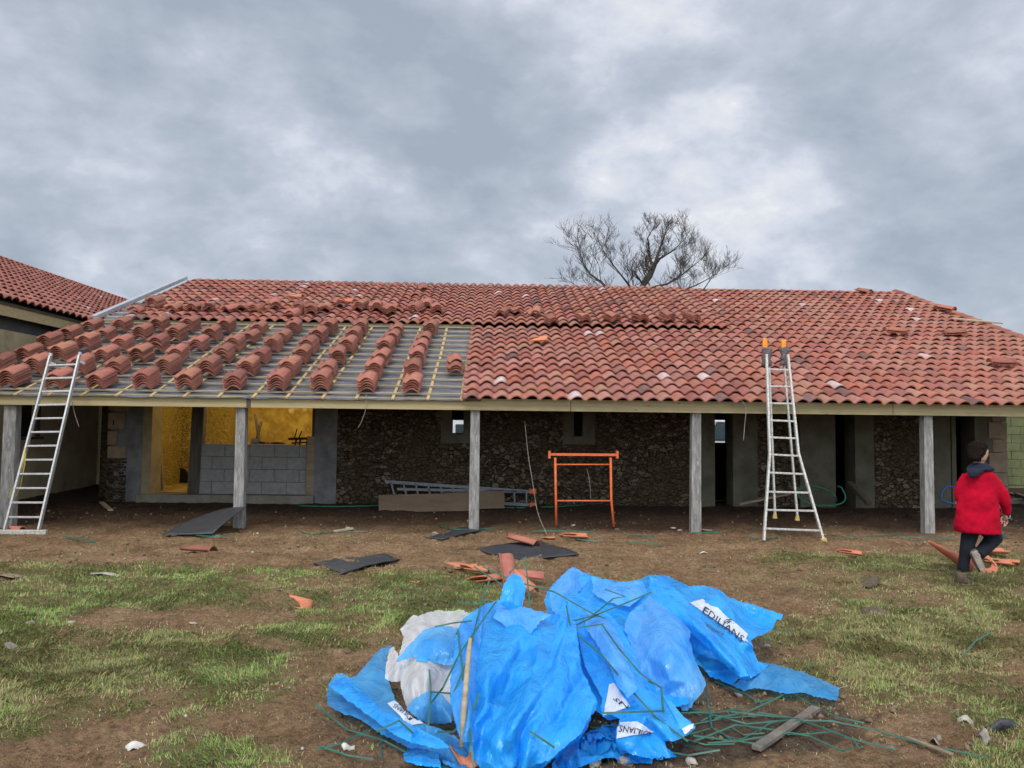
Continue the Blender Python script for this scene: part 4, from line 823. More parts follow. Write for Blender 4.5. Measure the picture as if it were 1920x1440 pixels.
# ladder and boards lying under the veranda, hoses, wires
def lying():
    y1, y2 = 15.55, 15.4
    t = thing('folded_ladder', G(860, 950), 'grey aluminium ladder lying on its side along the rubble wall behind boards', 'ladder')
    top = [P(722, 903, y1), P(1000, 922, y1)]; bot = [P(730, 932, y1), P(1000, 947, y1)]
    for pr in (top, bot): m = MB(); m.bar(pr[0], pr[1], .03, .06); m.build('rail', 'greyalu', t)
    m = MB(); m.bar(P(745, 917, y1), P(985, 922, y1), .03, .05); m.build('rail', 'greyalu', t)
    for k in range(12): s_ = .04 + k * .083; m = MB(); m.bar(top[0].lerp(top[1], s_), bot[0].lerp(bot[1], s_), .03, .03); m.build('rung', 'greyalu', t)
    for p in (P(1000, 921, y1), P(1000, 947, y1)): m = MB(); m.box(p.x - .08, p.x + .06, p.y - .05, p.y + .05, p.z - .05, p.z + .05); m.build('end_cap', 'orange', t, bevel=.01)
    for k, (a, b_, c, d_, yy, lab) in enumerate(((710, 886, 926, 960, 14.95, 'wide pale shuttering board on edge before the lying ladder'), (826, 946, 922, 955, 15.1, 'second shuttering board with split end behind the wide one'))):
        m = MB(); A, B, C_, D_ = P(a, c + 2, yy), P(b_, c - 2, yy + .05), P(b_, d_ - 2, yy), P(a, d_ + 1, yy - .05); off = Vector((0, .03, 0)); m.hexa([D_, C_, B, A], [D_ + off, C_ + off, B + off, A + off]); o = m.build('shuttering_board', 'shutter', bevel=.004); tag(o, lab, 'board', 'shuttering boards under the veranda')
    m = MB(); m.bar(P(1385, 945, 14.9), P(1480, 925, 15.2), .12, .04); o = m.build('timber_board', 'plank', bevel=.004); tag(o, 'brown board lying under the veranda behind the splashed ladder', 'board')
    m = MB(); m.bar(P(1592, 905, 15.5), P(1630, 945, 14.9), .11, .09); o = m.build('timber_beam', 'oldwood', bevel=.01); tag(o, 'dark beam leaning out of the third doorway opening', 'timber')
    def curve(pts, n=8):
        out = []; pts = [Vector(p) for p in pts]
        for i in range(len(pts) - 1):
            p0, p1, p2, p3 = pts[max(i - 1, 0)], pts[i], pts[i + 1], pts[min(i + 2, len(pts) - 1)]
            for k in range(n): u = k / n; out.append(.5 * ((2 * p1) + (-p0 + p2) * u + (2 * p0 - 5 * p1 + 4 * p2 - p3) * u * u + (-p0 + 3 * p1 - 3 * p2 + p3) * u ** 3))
        out.append(pts[-1]); return out
    hs = [G(px, py, .02) for px, py in ((560, 951), (640, 951), (800, 952), (960, 951), (1040, 950), (1160, 945), (1290, 944), (1350, 940), (1420, 943), (1500, 946), (1560, 945))]
    loop = [P(px, py, 14.9) for px, py in ((1568, 936), (1552, 920), (1520, 911), (1500, 916), (1500, 935), (1530, 947), (1570, 946), (1585, 935), (1578, 915), (1570, 912))]
    m = MB(); m.tube(curve(hs + loop), .016, 8); o = m.build('garden_hose', 'hose', smooth=True); tag(o, 'green garden hose running along wall foot and coiled near a doorway', 'hose')
    bl = [P(px, py, 14.6) for px, py in ((1790, 912), (1775, 913), (1766, 925), (1768, 938), (1790, 944), (1815, 940))]
    m = MB(); m.tube(curve(bl), .014, 8); o = m.build('blue_hose', 'bluehose', smooth=True); tag(o, 'blue hose loop lying by the veranda post next to the person', 'hose')
    for pts, r_, nm, lab in (([P(984, 790, 13.2), P(990, 850, 13.15), P(998, 900, 13.0), P(1008, 960, 12.9), G(1025, 1003, .01)], .005, 'hanging_string', 'thin string hanging from the eave between two posts to the ground'), ([P(686, 740, 12.8), P(686, 765, 12.86), P(678, 790, 12.9), P(671, 802, 12.9)], .005, 'hanging_wire', 'short pale wire end hanging below the fascia by the lit room'), ([P(1383, 745, 12.7), P(1398, 762, 12.75), P(1396, 800, 12.8), P(1394, 826, 12.8)], .006, 'hanging_strap', 'green strap end hanging off the eave beside the splashed ladder'), ([P(1100, 878, 13.6), P(1105, 900, 13.6), P(1108, 937, 13.6)], .005, 'hanging_wire', 'pale wire hanging inside the orange trestle'), ([P(135, 752, 12.8), P(140, 775, 12.9), P(148, 800, 12.9)], .005, 'hanging_wire', 'pale wire hanging under fascia beside the plain ladder')):
        m = MB(); m.tube(curve(pts, 5), r_, 5); o = m.build(nm, 'wire', smooth=True); tag(o, lab, 'wire')
    return curve
curve = lying()

# ------------------------------------------------------------------ black sheets
def sheet(pts, name, lab, lift=None, th=.012):
    P3 = [G(px, py, .03) if Yv is None else P(px, py, Yv) for px, py, Yv in pts]
    n = 14; V = []; c = [P3[0], P3[1], P3[2], P3[3]]
    rs = random.Random(len(lab))
    for j in range(n):
        for i in range(n):
            u, v = i / (n - 1), j / (n - 1); p = (c[0].lerp(c[1], u)).lerp(c[3].lerp(c[2], u), v)
            z = p.z + .025 * math.sin(u * 5 + len(lab)) * math.sin(v * 4) + rs.uniform(-.003, .003)
            V.append((p.x + rs.uniform(-.008, .008), p.y, max(z, TZ(p.x, p.y) + .008)))
    F = [(j * n + i, j * n + i + 1, (j + 1) * n + i + 1, (j + 1) * n + i) for j in range(n - 1) for i in range(n - 1)]
    m = MB(); m.add(V, F); o = m.build(name, 'black', smooth=True); s_ = o.modifiers.new('thick', 'SOLIDIFY'); s_.thickness = th; tag(o, lab, 'sheet', 'black bitumen sheets on the ground'); return o
sheet([(588, 1060, None), (640, 1076, None), (750, 1055, None), (715, 1043, None)], 'bitumen_sheet', 'black sheet lying flat at the edge of the grass, alone')
sheet([(797, 1011, None), (830, 1014, None), (912, 996, None), (862, 993, None)], 'bitumen_sheet', 'small black sheet at the foot of the middle post')
sheet([(892, 1034, None), (945, 1052, None), (1086, 1040, None), (1012, 1016, None)], 'bitumen_sheet', 'muddy black sheet with an upturned tile lying on it')
sheet([(305, 1006, None), (400, 1005, None), (461, 948, 12.9), (385, 962, 13.3)], 'bitumen_sheet', 'large black sheet propped up against the post before the lit room')

# ------------------------------------------------------------------ clay on the ground
def ground_tile(px, py, rz, lab, tx=0, ty=0, mesh=None, dz=.0, sc=1.0, nm='fallen_tile'):
    p = G(px, py); o = put(mesh or BROKEN[0], p + Vector((0, 0, dz)), rz, Matrix.Rotation(tx, 4, 'X') @ Matrix.Rotation(ty, 4, 'Y'), nm, Matrix.Identity(4), sc); tag(o, lab, 'roof tile', 'clay tiles and shards lying on the ground')
ground_tile(398, 1034, 1.3, 'whole pinkish tile lying on the bare mud before the lit room', .0, .1, TILE, .02, .9)
ground_tile(1005, 1034, 1.0, 'pinkish tile lying hump up on the muddy black sheet', .15, .1, TILE, .04, .95)
ground_tile(1100, 1012, 1.6, 'flat broken tile just in front of the orange trestle', .05, .1, BROKEN[1], .03, 1)
ground_tile(1040, 1011, 1.9, 'small clay shard next to the flat broken tile', .0, .2, BROKEN[2], .01, .5)
ground_tile(583, 1140, 1.9, 'curved orange shard lying alone in the trampled grass', .3, -.6, BROKEN[2], .02, .55)
ground_tile(1615, 1047, 1.2, 'dull red shard in the grass below the splashed ladder', .1, .1, BROKEN[1], .03, .75)
ground_tile(875, 1072, 1.7, 'bright shard at the far tip of the shard heap', .1, .0, BROKEN[3], .02, .65)
ground_tile(915, 1078, 1.4, 'flat broken tile in the middle of the shard heap', .1, .15, BROKEN[2], .03, .9)
ground_tile(935, 1086, 2.0, 'thin shard under the standing tile of the heap', .0, .1, BROKEN[1], .03, .9)
ground_tile(895, 1066, 1.2, 'small shard lying behind the shard heap', .0, .0, BROKEN[0], .02, .5)
ground_tile(958, 1104, .3, 'large tile standing on end behind the blue tab', 1.0, .35, TILE, .0, .78)
ground_tile(1020, 1096, 1.45, 'tile half lying beside the standing one, behind the bags', .1, -.1, TILE, .08, .75)
ground_tile(1000, 1125, .9, 'shard leaning under the standing tile behind the bags', .5, .2, BROKEN[3], .08, .8)
ground_tile(787, 1090, 1.5, 'little pink shard in the grass left of the shard heap'.replace('left of', 'short of'), 0, 0, BROKEN[2], .0, .32)
ground_tile(1895, 1062, 1.3, 'broken tile with the most pieces beyond the person', .1, .1, BROKEN[1], .03, .9)
ground_tile(1880, 1044, 1.6, 'hind red tile lying in the grass beyond the person', .05, .2, BROKEN[0], .03, 1.1)
ground_tile(1912, 1058, 1.0, 'small clay piece farthest beyond the person', 0, .0, BROKEN[2], .02, .5)
ground_tile(1550, 1003, 1.0, 'tiny clay chip on the mud near the last post', 0, 0, BROKEN[2], .0, .22)
ground_tile(890, 1452, .6, 'red shard sticking out under the big blue bag', .5, 0, BROKEN[1], .02, .45)
ground_tile(40, 1000, 1.2, 'shards lying behind the foot of the plain ladder', 0, 0, BROKEN[3], .02, .7)
# tall ridge channel tile and ring tile near the person
m = MB(); a = G(1825, 1075); A1, A2, A3, A4 = P(1738, 1010, 9.9), P(1800, 1040, 9.6), P(1790, 1055, 9.3), P(1768, 1045, 9.4)
secs = []
for t_ in np.linspace(0, 1, 7):
    c = P(lerp(1738, 1812, t_), lerp(1012, 1046, t_), 9.75); w_ = lerp(.02, .19, t_); secs.append([(c.x + math.cos(q) * w_ * .25, c.y + math.cos(q) * w_ - .05, c.z - abs(math.sin(q)) * w_ * .9) for q in np.linspace(0, math.pi, 9)])
vs = [p for s_ in secs for p in s_]; m.add(vs, [(j * 9 + i, j * 9 + i + 1, (j + 1) * 9 + i + 1, (j + 1) * 9 + i) for j in range(6) for i in range(8)])
o = m.build('channel_tile', 'freshclay', smooth=True); o.modifiers.new('thick', 'SOLIDIFY').thickness = .018; tag(o, 'long tapering channel tile lying tilted behind the walking person', 'roof tile')
m = MB(); c = G(1848, 1066); pts = []; rr = .16
for q in np.linspace(0, 2 * math.pi, 25)[:-1]: pts.append((c.x + math.cos(q) * rr * .9, c.y + math.sin(q) * .10, c.z + .10 + math.sin(q) * .09))
V_ = []; 
for p in pts:
    for dx, dy, dz in ((0, 0, 0), (.012, .10, 0.04), (-.014, .10, .04 - .015), (-.014, 0, -.015)): 
        V_.append((p[0] + dx, p[1] + dy, p[2] + dz))
nn = len(pts); m.add(V_, [((i * 4 + k), (i * 4 + (k + 1) % 4), (((i + 1) % nn) * 4 + (k + 1) % 4), (((i + 1) % nn) * 4 + k)) for i in range(nn) for k in range(4)])
o = m.build('ring_tile', 'freshclay', smooth=False); tag(o, 'round hollow clay collar lying just beyond the raised boot', 'clay collar')

# stones, paper, wood bits, slates
def lump(px, py, r_, mt, nm, lab, cat, flat=.6, seed=0, group=None):
    p = G(px, py); rs = random.Random(seed); bm = bmesh.new(); bmesh.ops.create_icosphere(bm, subdivisions=2, radius=1)
    for v in bm.verts: k = rs.uniform(.75, 1.15); v.co = Vector((v.co.x * r_ * k * 1.3, v.co.y * r_ * k, v.co.z * r_ * k * flat))
    me = bpy.data.meshes.new(nm); bm.to_mesh(me); bm.free(); me.materials.append(MT[mt]); o = bpy.data.objects.new(nm, me); COL.objects.link(o); o.location = p + Vector((0, 0, r_ * flat * .5)); o.rotation_euler = (rs.uniform(-.3, .3), rs.uniform(-.3, .3), rs.uniform(0, 6)); tag(o, lab, cat, group); return o
STN = [(62, 1170, .07, 'pale flat stone at the edge of the bare streak', .2), (135, 1162, .05, 'grey slate chip next to the pale flat stone', .2), (20, 1212, .06, 'grey stone half sunk in grass below the bare streak', .3), (362, 1170, .035, 'yellowish stone on the bare streak', .5), (1438, 1223, .045, 'white stone behind the blue tail of the bags', .7),
       (1115, 1434, .045, 'white rounded stone at the near foot of the pile', .7), (1172, 1434, .05, 'largest white stone at the near foot of the pile', .7), (1297, 1432, .05, 'white stone beside the end of the blue sheet', .6), (1386, 1306, .035, 'tan stone between straps under the bags', .6), (1410, 1345, .035, 'pale wedge stone under the green straps', .7),
       (270, 1033, .03, 'tiny pale chip on mud before the doorway', .4), (700, 1045, .03, 'tiny pale chip on the mud by the lone black sheet', .3), (1262, 990, .07, 'grey rubble stone beside the second last post', .5), (1275, 995, .05, 'small tan stone beside the second last post', .5), (1000, 905, .05, 'white stone at the wall foot behind the string', .4), (1258, 893, .06, 'pale stone sticking from rubble wall foot', .5), (815, 1000, .08, 'flat grey stone near the middle post', .25), (1075, 990, .05, 'brown stone below the trestle leg', .5), (655, 996, .08, 'brown stone on mud past the lit room', .35)]
for k, (px, py, r_, lab, fl) in enumerate(STN): lump(px, py, r_ * .75, 'stone', 'loose_stone', lab, 'stone', fl, k)
for k, (px, py, r_, lab) in enumerate(((1630, 1105, .11, 'domed clod of dug earth on the rutted mud'), (1640, 1150, .09, 'second clod of dug earth nearer than the domed one'), (1330, 1062, .07, 'clod of earth just behind the bags'))): lump(px, py, r_, MT and 'clodmat' if False else 'shoe', 'earth_clod', lab, 'clod', .45, 50 + k)
def scrap(px, py, w_, l_, rz, mt, nm, lab, cat, curl=.02, seed=1):
    p = G(px, py, .012); rs = random.Random(seed); V = []; n = 6
    for j in range(n):
        for i in range(n):
            u, v = i / (n - 1) - .5, j / (n - 1) - .5; V.append((u * w_ * rs.uniform(.8, 1.1), v * l_ * rs.uniform(.85, 1.1), curl * (math.sin(u * 5 + seed) + math.cos(v * 6)) * .5 + rs.uniform(0, .004)))
    m = MB(); m.add(V, [(j * n + i, j * n + i + 1, (j + 1) * n + i + 1, (j + 1) * n + i) for j in range(n - 1) for i in range(n - 1)]); o = m.build(nm, mt, smooth=True); o.location = p; o.rotation_euler = (0, 0, rz); o.modifiers.new('thick', 'SOLIDIFY').thickness = .003; tag(o, lab, cat)
scrap(255, 1402, .10, .06, .3, 'paper', 'paper_scrap', 'crumpled pinkish paper scrap by the lush tuft', 'paper', .03, 2)
scrap(652, 1405, .07, .04, .6, 'paper', 'paper_scrap', 'white paper scrap between two green straps', 'paper', .03, 3)
scrap(1755, 1388, .12, .07, .8, 'stone', 'bark_curl', 'largest grey curl of dry leaf among litter', 'leaf', .04, 4)
scrap(1795, 1335, .03, .12, .2, 'stone', 'bark_curl', 'upright pale curl of dry leaf', 'leaf', .03, 5)
scrap(1810, 1355, .03, .09, .9, 'stone', 'bark_curl', 'small pale dry leaf below the upright one', 'leaf', .03, 6)
scrap(1845, 1385, .04, .12, -.2, 'stone', 'bark_curl', 'long twisted dry leaf beside the black strap coil', 'leaf', .04, 7)
scrap(1885, 1382, .025, .28, 1.4, 'black', 'black_strap', 'black plastic strap curled on the grass at the corner', 'strap', .08, 8)
scrap(205, 1077, .16, .45, 1.2, 'stone', 'slate_shard', 'long pale slate shard lying in the grass', 'slate', .02, 9)
scrap(10, 1087, .18, .35, 1.4, 'plank', 'slate_shard', 'brown slate shard at the border of mud and grass', 'slate', .02, 10)
scrap(1320, 1040, .05, .12, 1.4, 'paper', 'paper_scrap', 'tan paper scrap on the mud beyond the bags', 'paper', .02, 11)
for a, b_, w_, h_, mt, lab in (((1418, 1412), (1530, 1337), .055, .025, 'greywood', 'weathered grey lath lying under the green straps'), ((1700, 1385), (1785, 1425), .03, .012, 'plank', 'thin pale splinter lying at the end of the straps'), ((190, 944), (208, 956), .08, .03, 'batten', 'short pale wood offcut on the mud by the stone pier'), ((625, 996), (662, 994), .06, .03, 'batten', 'short pale batten offcut lying past the lit room'), ((1310, 996), (1335, 998), .06, .02, 'plank', 'thin board offcut at the base of a post'), ((1485, 1286), (1510, 1296), .03, .03, 'paper', 'white tube stub beneath the blue tail'), ((1540, 1300), (1590, 1290), .006, .006, 'wire', 'thin straw stalk lying on the trampled mud')):
    m = MB(); m.bar(G(*a, .025), G(*b_, .03), w_, h_); o = m.build('wood_offcut', mt, bevel=.003); tag(o, lab, 'offcut')

# ------------------------------------------------------------------ the heap of plastic bags
def film_mat(name, base, trans, alpha, rough=.28, deep=None, sc=5):
    m = bpy.data.materials.new(name); m.use_nodes = True; t = m.node_tree; b = t.nodes['Principled BSDF']; out = t.nodes['Material Output']
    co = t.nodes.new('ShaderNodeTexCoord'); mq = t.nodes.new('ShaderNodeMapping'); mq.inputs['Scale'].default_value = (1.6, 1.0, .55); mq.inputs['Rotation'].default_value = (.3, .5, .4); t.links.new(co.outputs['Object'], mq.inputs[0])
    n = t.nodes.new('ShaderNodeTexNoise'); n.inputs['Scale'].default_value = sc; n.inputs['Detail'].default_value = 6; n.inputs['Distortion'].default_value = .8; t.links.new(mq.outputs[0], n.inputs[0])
    r = t.nodes.new('ShaderNodeValToRGB'); r.color_ramp.elements[0].position = .40; r.color_ramp.elements[1].position = .60; r.color_ramp.elements[0].color = (*base, 1); r.color_ramp.elements[1].color = (*(deep or base), 1); t.links.new(n.outputs[0], r.inputs[0])  # stretched streaks: uneven film thickness, plus fold sheen put into the colour
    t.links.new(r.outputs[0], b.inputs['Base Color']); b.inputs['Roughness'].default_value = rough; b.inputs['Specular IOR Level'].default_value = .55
    n2 = t.nodes.new('ShaderNodeTexNoise'); n2.inputs['Scale'].default_value = 11; n2.inputs['Detail'].default_value = 3; n2.inputs['Distortion'].default_value = 1.6; t.links.new(mq.outputs[0], n2.inputs[0])
    vo = t.nodes.new('ShaderNodeTexVoronoi'); vo.feature = 'F1'; vo.inputs['Scale'].default_value = 7.5; ml = t.nodes.new('ShaderNodeMix'); ml.data_type = 'RGBA'; ml.blend_type = 'LINEAR_LIGHT'; ml.inputs[0].default_value = .10; t.links.new(mq.outputs[0], ml.inputs[6]); t.links.new(n2.outputs['Color'], ml.inputs[7]); t.links.new(ml.outputs[2], vo.inputs['Vector'])
    bp = t.nodes.new('ShaderNodeBump'); bp.inputs['Strength'].default_value = .38; bp.inputs['Distance'].default_value = .035; t.links.new(vo.outputs['Distance'], bp.inputs['Height']); t.links.new(bp.outputs[0], b.inputs['Normal'])
    tl = t.nodes.new('ShaderNodeBsdfTranslucent'); t.links.new(r.outputs[0], tl.inputs[0]); tp = t.nodes.new('ShaderNodeBsdfTransparent'); tp.inputs[0].default_value = (*[min(1, .35 + c) for c in base], 1)
    m1 = t.nodes.new('ShaderNodeMixShader'); m1.inputs[0].default_value = trans; t.links.new(b.outputs[0], m1.inputs[1]); t.links.new(tl.outputs[0], m1.inputs[2])
    m2 = t.nodes.new('ShaderNodeMixShader'); m2.inputs[0].default_value = alpha; t.links.new(m1.outputs[0], m2.inputs[1]); t.links.new(tp.outputs[0], m2.inputs[2]); t.links.new(m2.outputs[0], out.inputs[0])
    return m
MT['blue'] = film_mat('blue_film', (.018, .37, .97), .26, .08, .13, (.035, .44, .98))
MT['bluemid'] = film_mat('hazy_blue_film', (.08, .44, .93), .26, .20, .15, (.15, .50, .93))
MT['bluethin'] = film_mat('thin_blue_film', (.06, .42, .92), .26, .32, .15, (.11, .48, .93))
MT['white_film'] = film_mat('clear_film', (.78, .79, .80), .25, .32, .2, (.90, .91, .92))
MT['printwhite'] = film_mat('white_print', (.72, .76, .80), .2, .0, .35)
MT['ink'] = M('dark_ink', (.02, .02, .06), None, 10, .5)
MT['skyprint'] = film_mat('light_blue_print', (.05, .42, .85), .2, .0, .35)

def inpoly(px, py, poly):
    n = len(poly); ins = np.zeros(px.shape, bool); j = n - 1
    for i in range(n):
        xi, yi = poly[i]; xj, yj = poly[j]
        c = ((yi > py) != (yj > py)) & (px < (xj - xi) * (py - yi) / ((yj - yi) or 1e-9) + xi); ins ^= c; j = i
    return ins
def film(name, outline, inner, ymap, mat, parent, amp=1.0, seed=0, step=3.6, pw=1.6, edge=0.0, ang=None):
    """crumpled sheet: coarse folds given by hand, finer creases by ridged noise"""
    pts = [(x, y, edge) for x, y in outline] + list(inner)
    n0 = len(outline)
    r = delaunay_2d_cdt([Vector((p[0], p[1])) for p in pts], [(i, (i + 1) % n0) for i in range(n0)], [list(range(n0))], 1, 1e-4)
    cv = np.array([(v.x, v.y) for v in r[0]]); orig = r[3]; dy = np.array([pts[o[0]][2] if o else 0 for o in orig])
    tris = []
    for f in r[2]:
        for k in range(1, len(f) - 1): tris.append((f[0], f[k], f[k + 1]))
    tris = np.array(tris)
    # dense outline with a slightly ragged edge
    rs = np.random.RandomState(seed); do = []
    for i in range(n0):
        a = np.array(outline[i], float); b = np.array(outline[(i + 1) % n0], float); L = np.linalg.norm(b - a); k = max(1, int(L / (step * 1.0)))
        nrm = np.array([-(b - a)[1], (b - a)[0]]) / (L + 1e-9)
        for q in range(k): do.append(a + (b - a) * q / k + (nrm * rs.normal(0, .8) if q else 0))
    do = np.array(do); xs = np.arange(do[:, 0].min(), do[:, 0].max(), step); ys = np.arange(do[:, 1].min(), do[:, 1].max(), step)
    GX, GY = np.meshgrid(xs, ys); GX = GX + rs.uniform(-1.2, 1.2, GX.shape); GY = GY + rs.uniform(-1.2, 1.2, GY.shape); ok = inpoly(GX, GY, [tuple(p) for p in do])
    gp = np.stack([GX[ok], GY[ok]], -1)
    if len(gp):
        dmin = np.sqrt(((gp[:, None] - do[None]) ** 2).sum(-1)).min(1); gp = gp[dmin > step * .55]
    allp = np.concatenate([do, gp]); nd_ = len(do)
    r2 = delaunay_2d_cdt([Vector(p) for p in allp], [(i, (i + 1) % nd_) for i in range(nd_)], [list(range(nd_))], 1, 1e-4)
    fv = np.array([(v.x, v.y) for v in r2[0]]); F = [tuple(f) for f in r2[2]]
    # interpolate fold depth
    D = np.zeros(len(fv)); best = np.full(len(fv), 1e9)
    for a, b, c in tris:
        A, B, C_ = cv[a], cv[b], cv[c]; den = (B[1] - C_[1]) * (A[0] - C_[0]) + (C_[0] - B[0]) * (A[1] - C_[1])
        if abs(den) < 1e-6: continue
        l1 = ((B[1] - C_[1]) * (fv[:, 0] - C_[0]) + (C_[0] - B[0]) * (fv[:, 1] - C_[1])) / den; l2 = ((C_[1] - A[1]) * (fv[:, 0] - C_[0]) + (A[0] - C_[0]) * (fv[:, 1] - C_[1])) / den; l3 = 1 - l1 - l2
        bad = np.maximum(0, np.maximum(np.maximum(-l1, -l2), -l3)); sel = bad < best; D[sel] = (l1 * dy[a] + l2 * dy[b] + l3 * dy[c])[sel]; best[sel] = bad[sel]
    yb, Yb, yt, Yt = ymap; px, py = fv[:, 0], fv[:, 1]; t = np.clip((yb - py) / (yb - yt), 0, 1.15); base = Yb + (Yt - Yb) * t ** pw
    wx_ = px + 26 * vnoise(px / 60, py / 60, seed + 5); wy_ = py + 26 * vnoise(px / 60, py / 60, seed + 6)
    an_ = R(ang) if ang is not None else seed * 1.3; ca, sa = math.cos(an_), math.sin(an_); u = wx_ * ca + wy_ * sa; v = -wx_ * sa + wy_ * ca
    def fac(s1, s2, sd, wp=9):
        a_ = (u + wp * (vnoise(u / 30, v / 30, sd + 50) - .5)) / s1; b_ = (v + wp * (vnoise(u / 30, v / 30, sd + 51) - .5)) / s2
        ii = np.floor(a_).astype(np.int64); jj = np.floor(b_).astype(np.int64); fx = a_ - ii; fy = b_ - jj
        h00, h10, h01, h11 = _h(ii, jj, sd), _h(ii + 1, jj, sd), _h(ii, jj + 1, sd), _h(ii + 1, jj + 1, sd)
        return np.where(fx + fy < 1, h00 + (h10 - h00) * fx + (h01 - h00) * fy, h11 + (h01 - h11) * (1 - fx) + (h10 - h11) * (1 - fy))
    cr = (fac(150, 36, seed + 1) - .5) * .26 + (fac(80, 21, seed + 2) - .5) * .12 + (fac(34, 40, seed + 3, 4) - .5) * .028 + (fac(46, 9, seed + 4, 3) - .5) * .007
    Yd = base + D - cr * amp
    V = []
    for i in range(len(fv)):
        p = P(px[i], py[i], Yd[i]); zg = TZ(p.x, p.y) + .012
        if p.z < zg: p = G(px[i], py[i], .012 + .012 * abs(cr[i]) * 20)
        V.append(tuple(p))
    m = MB(); m.add(V, F); o = m.build(name, mat, parent, smooth=True); return o, V, F
def surf(V, F): return BVHTree.FromPolygons([Vector(v) for v in V], F)
def on_surf(bvh, px, py, off=.004):
    hit = bvh.ray_cast(CAM, ray(px, py))
    if hit[0] is None: return None
    n = hit[1]; n = n if n.dot(ray(px, py)) < 0 else -n
    return hit[0] + n * off - ray(px, py) * off
def patch(bvh, quad, mat, name, parent, off=.004, nu=16, nv=8, ragged=True):
    (x0, y0), (x1, y1), (x2, y2), (x3, y3) = quad; V = []; ok = []
    for j in range(nv):
        for i in range(nu):
            u, v = i / (nu - 1), j / (nv - 1); a = lerp(lerp(x0, x1, u), lerp(x3, x2, u), v); b = lerp(lerp(y0, y1, u), lerp(y3, y2, u), v)
            h = on_surf(bvh, a, b, off); ok.append(h is not None); V.append(tuple(h or (0, 0, -1)))
    F = [f for f in [(j * nu + i, j * nu + i + 1, (j + 1) * nu + i + 1, (j + 1) * nu + i) for j in range(nv - 1) for i in range(nu - 1)] if all(ok[k] for k in f)]
    if not F: return None
    par = {}
    def fd(a):
        while par.setdefault(a, a) != a: a = par[a]
        return a
    for f in F:
        for k in f[1:]: par[fd(k)] = fd(f[0])
    cnt = {}
    for f in F: cnt[fd(f[0])] = cnt.get(fd(f[0]), 0) + 1
    big = max(cnt, key=cnt.get); F = [f for f in F if fd(f[0]) == big]; used = sorted({k for f in F for k in f}); mpx = {k: i for i, k in enumerate(used)}
    V = [V[k] for k in used]; F = [tuple(mpx[k] for k in f) for f in F]
    m = MB(); m.add(V, F); return m.build(name, mat, parent, smooth=True)
def letters(bvh, text, quad, parent, off=.008, name='print_lettering', mat='ink'):
    cu = bpy.data.curves.new('t', 'FONT'); cu.body = text; cu.resolution_u = 2; tmp = bpy.data.objects.new('t', cu); COL.objects.link(tmp)
    dg = bpy.context.evaluated_depsgraph_get(); me = bpy.data.meshes.new_from_object(tmp.evaluated_get(dg)); bpy.data.objects.remove(tmp)
    bm = bmesh.new(); bm.from_mesh(me); bmesh.ops.triangulate(bm, faces=bm.faces); bmesh.ops.subdivide_edges(bm, edges=[e_ for e_ in bm.edges if e_.calc_length() > .18], cuts=1); bmesh.ops.triangulate(bm, faces=bm.faces)
    xs = [v.co.x for v in bm.verts]; ys = [v.co.y for v in bm.verts]; X0, X1, Y0_, Y1_ = min(xs), max(xs), min(ys), max(ys)
    (x0, y0), (x1, y1), (x2, y2), (x3, y3) = quad; V = []; ok = []
    for v in bm.verts:
        u = (v.co.x - X0) / (X1 - X0); w_ = 1 - (v.co.y - Y0_) / (Y1_ - Y0_); a = lerp(lerp(x0, x1, u), lerp(x3, x2, u), w_); b = lerp(lerp(y0, y1, u), lerp(y3, y2, u), w_); h = on_surf(bvh, a, b, off); ok.append(h is not None); V.append(tuple(h or (0, 0, -1)))
    F = [tuple(v.index for v in f.verts) for f in bm.faces]; F = [f for f in F if all(ok[i] for i in f)]; bm.free()
    if F: m = MB(); m.add(V, F); return m.build(name, mat, parent)
def logo(bvh, cx, cy, r_, parent, mat='ink'):
    m = MB()
    for k, (rr, a0, a1) in enumerate(((1.0, 3.4, 5.9), (.7, 3.2, 5.4), (.42, 3.0, 5.0))):
        V = []; okk = True; n = 10
        for i in range(n):
            an = lerp(a0, a1, i / (n - 1))
            for w_ in (rr, rr - .16 * math.sin(math.pi * (i + .3) / n)):
                h = on_surf(bvh, cx + math.cos(an) * r_ * w_, cy + math.sin(an) * r_ * w_ * .8, .008)
                if h is None: okk = False
                V.append(tuple(h or (0, 0, 0)))
        if okk: m.add(V, [(2 * i, 2 * i + 1, 2 * i + 3, 2 * i + 2) for i in range(n - 1)])
    if m.f: m.build('print_logo', mat, parent)

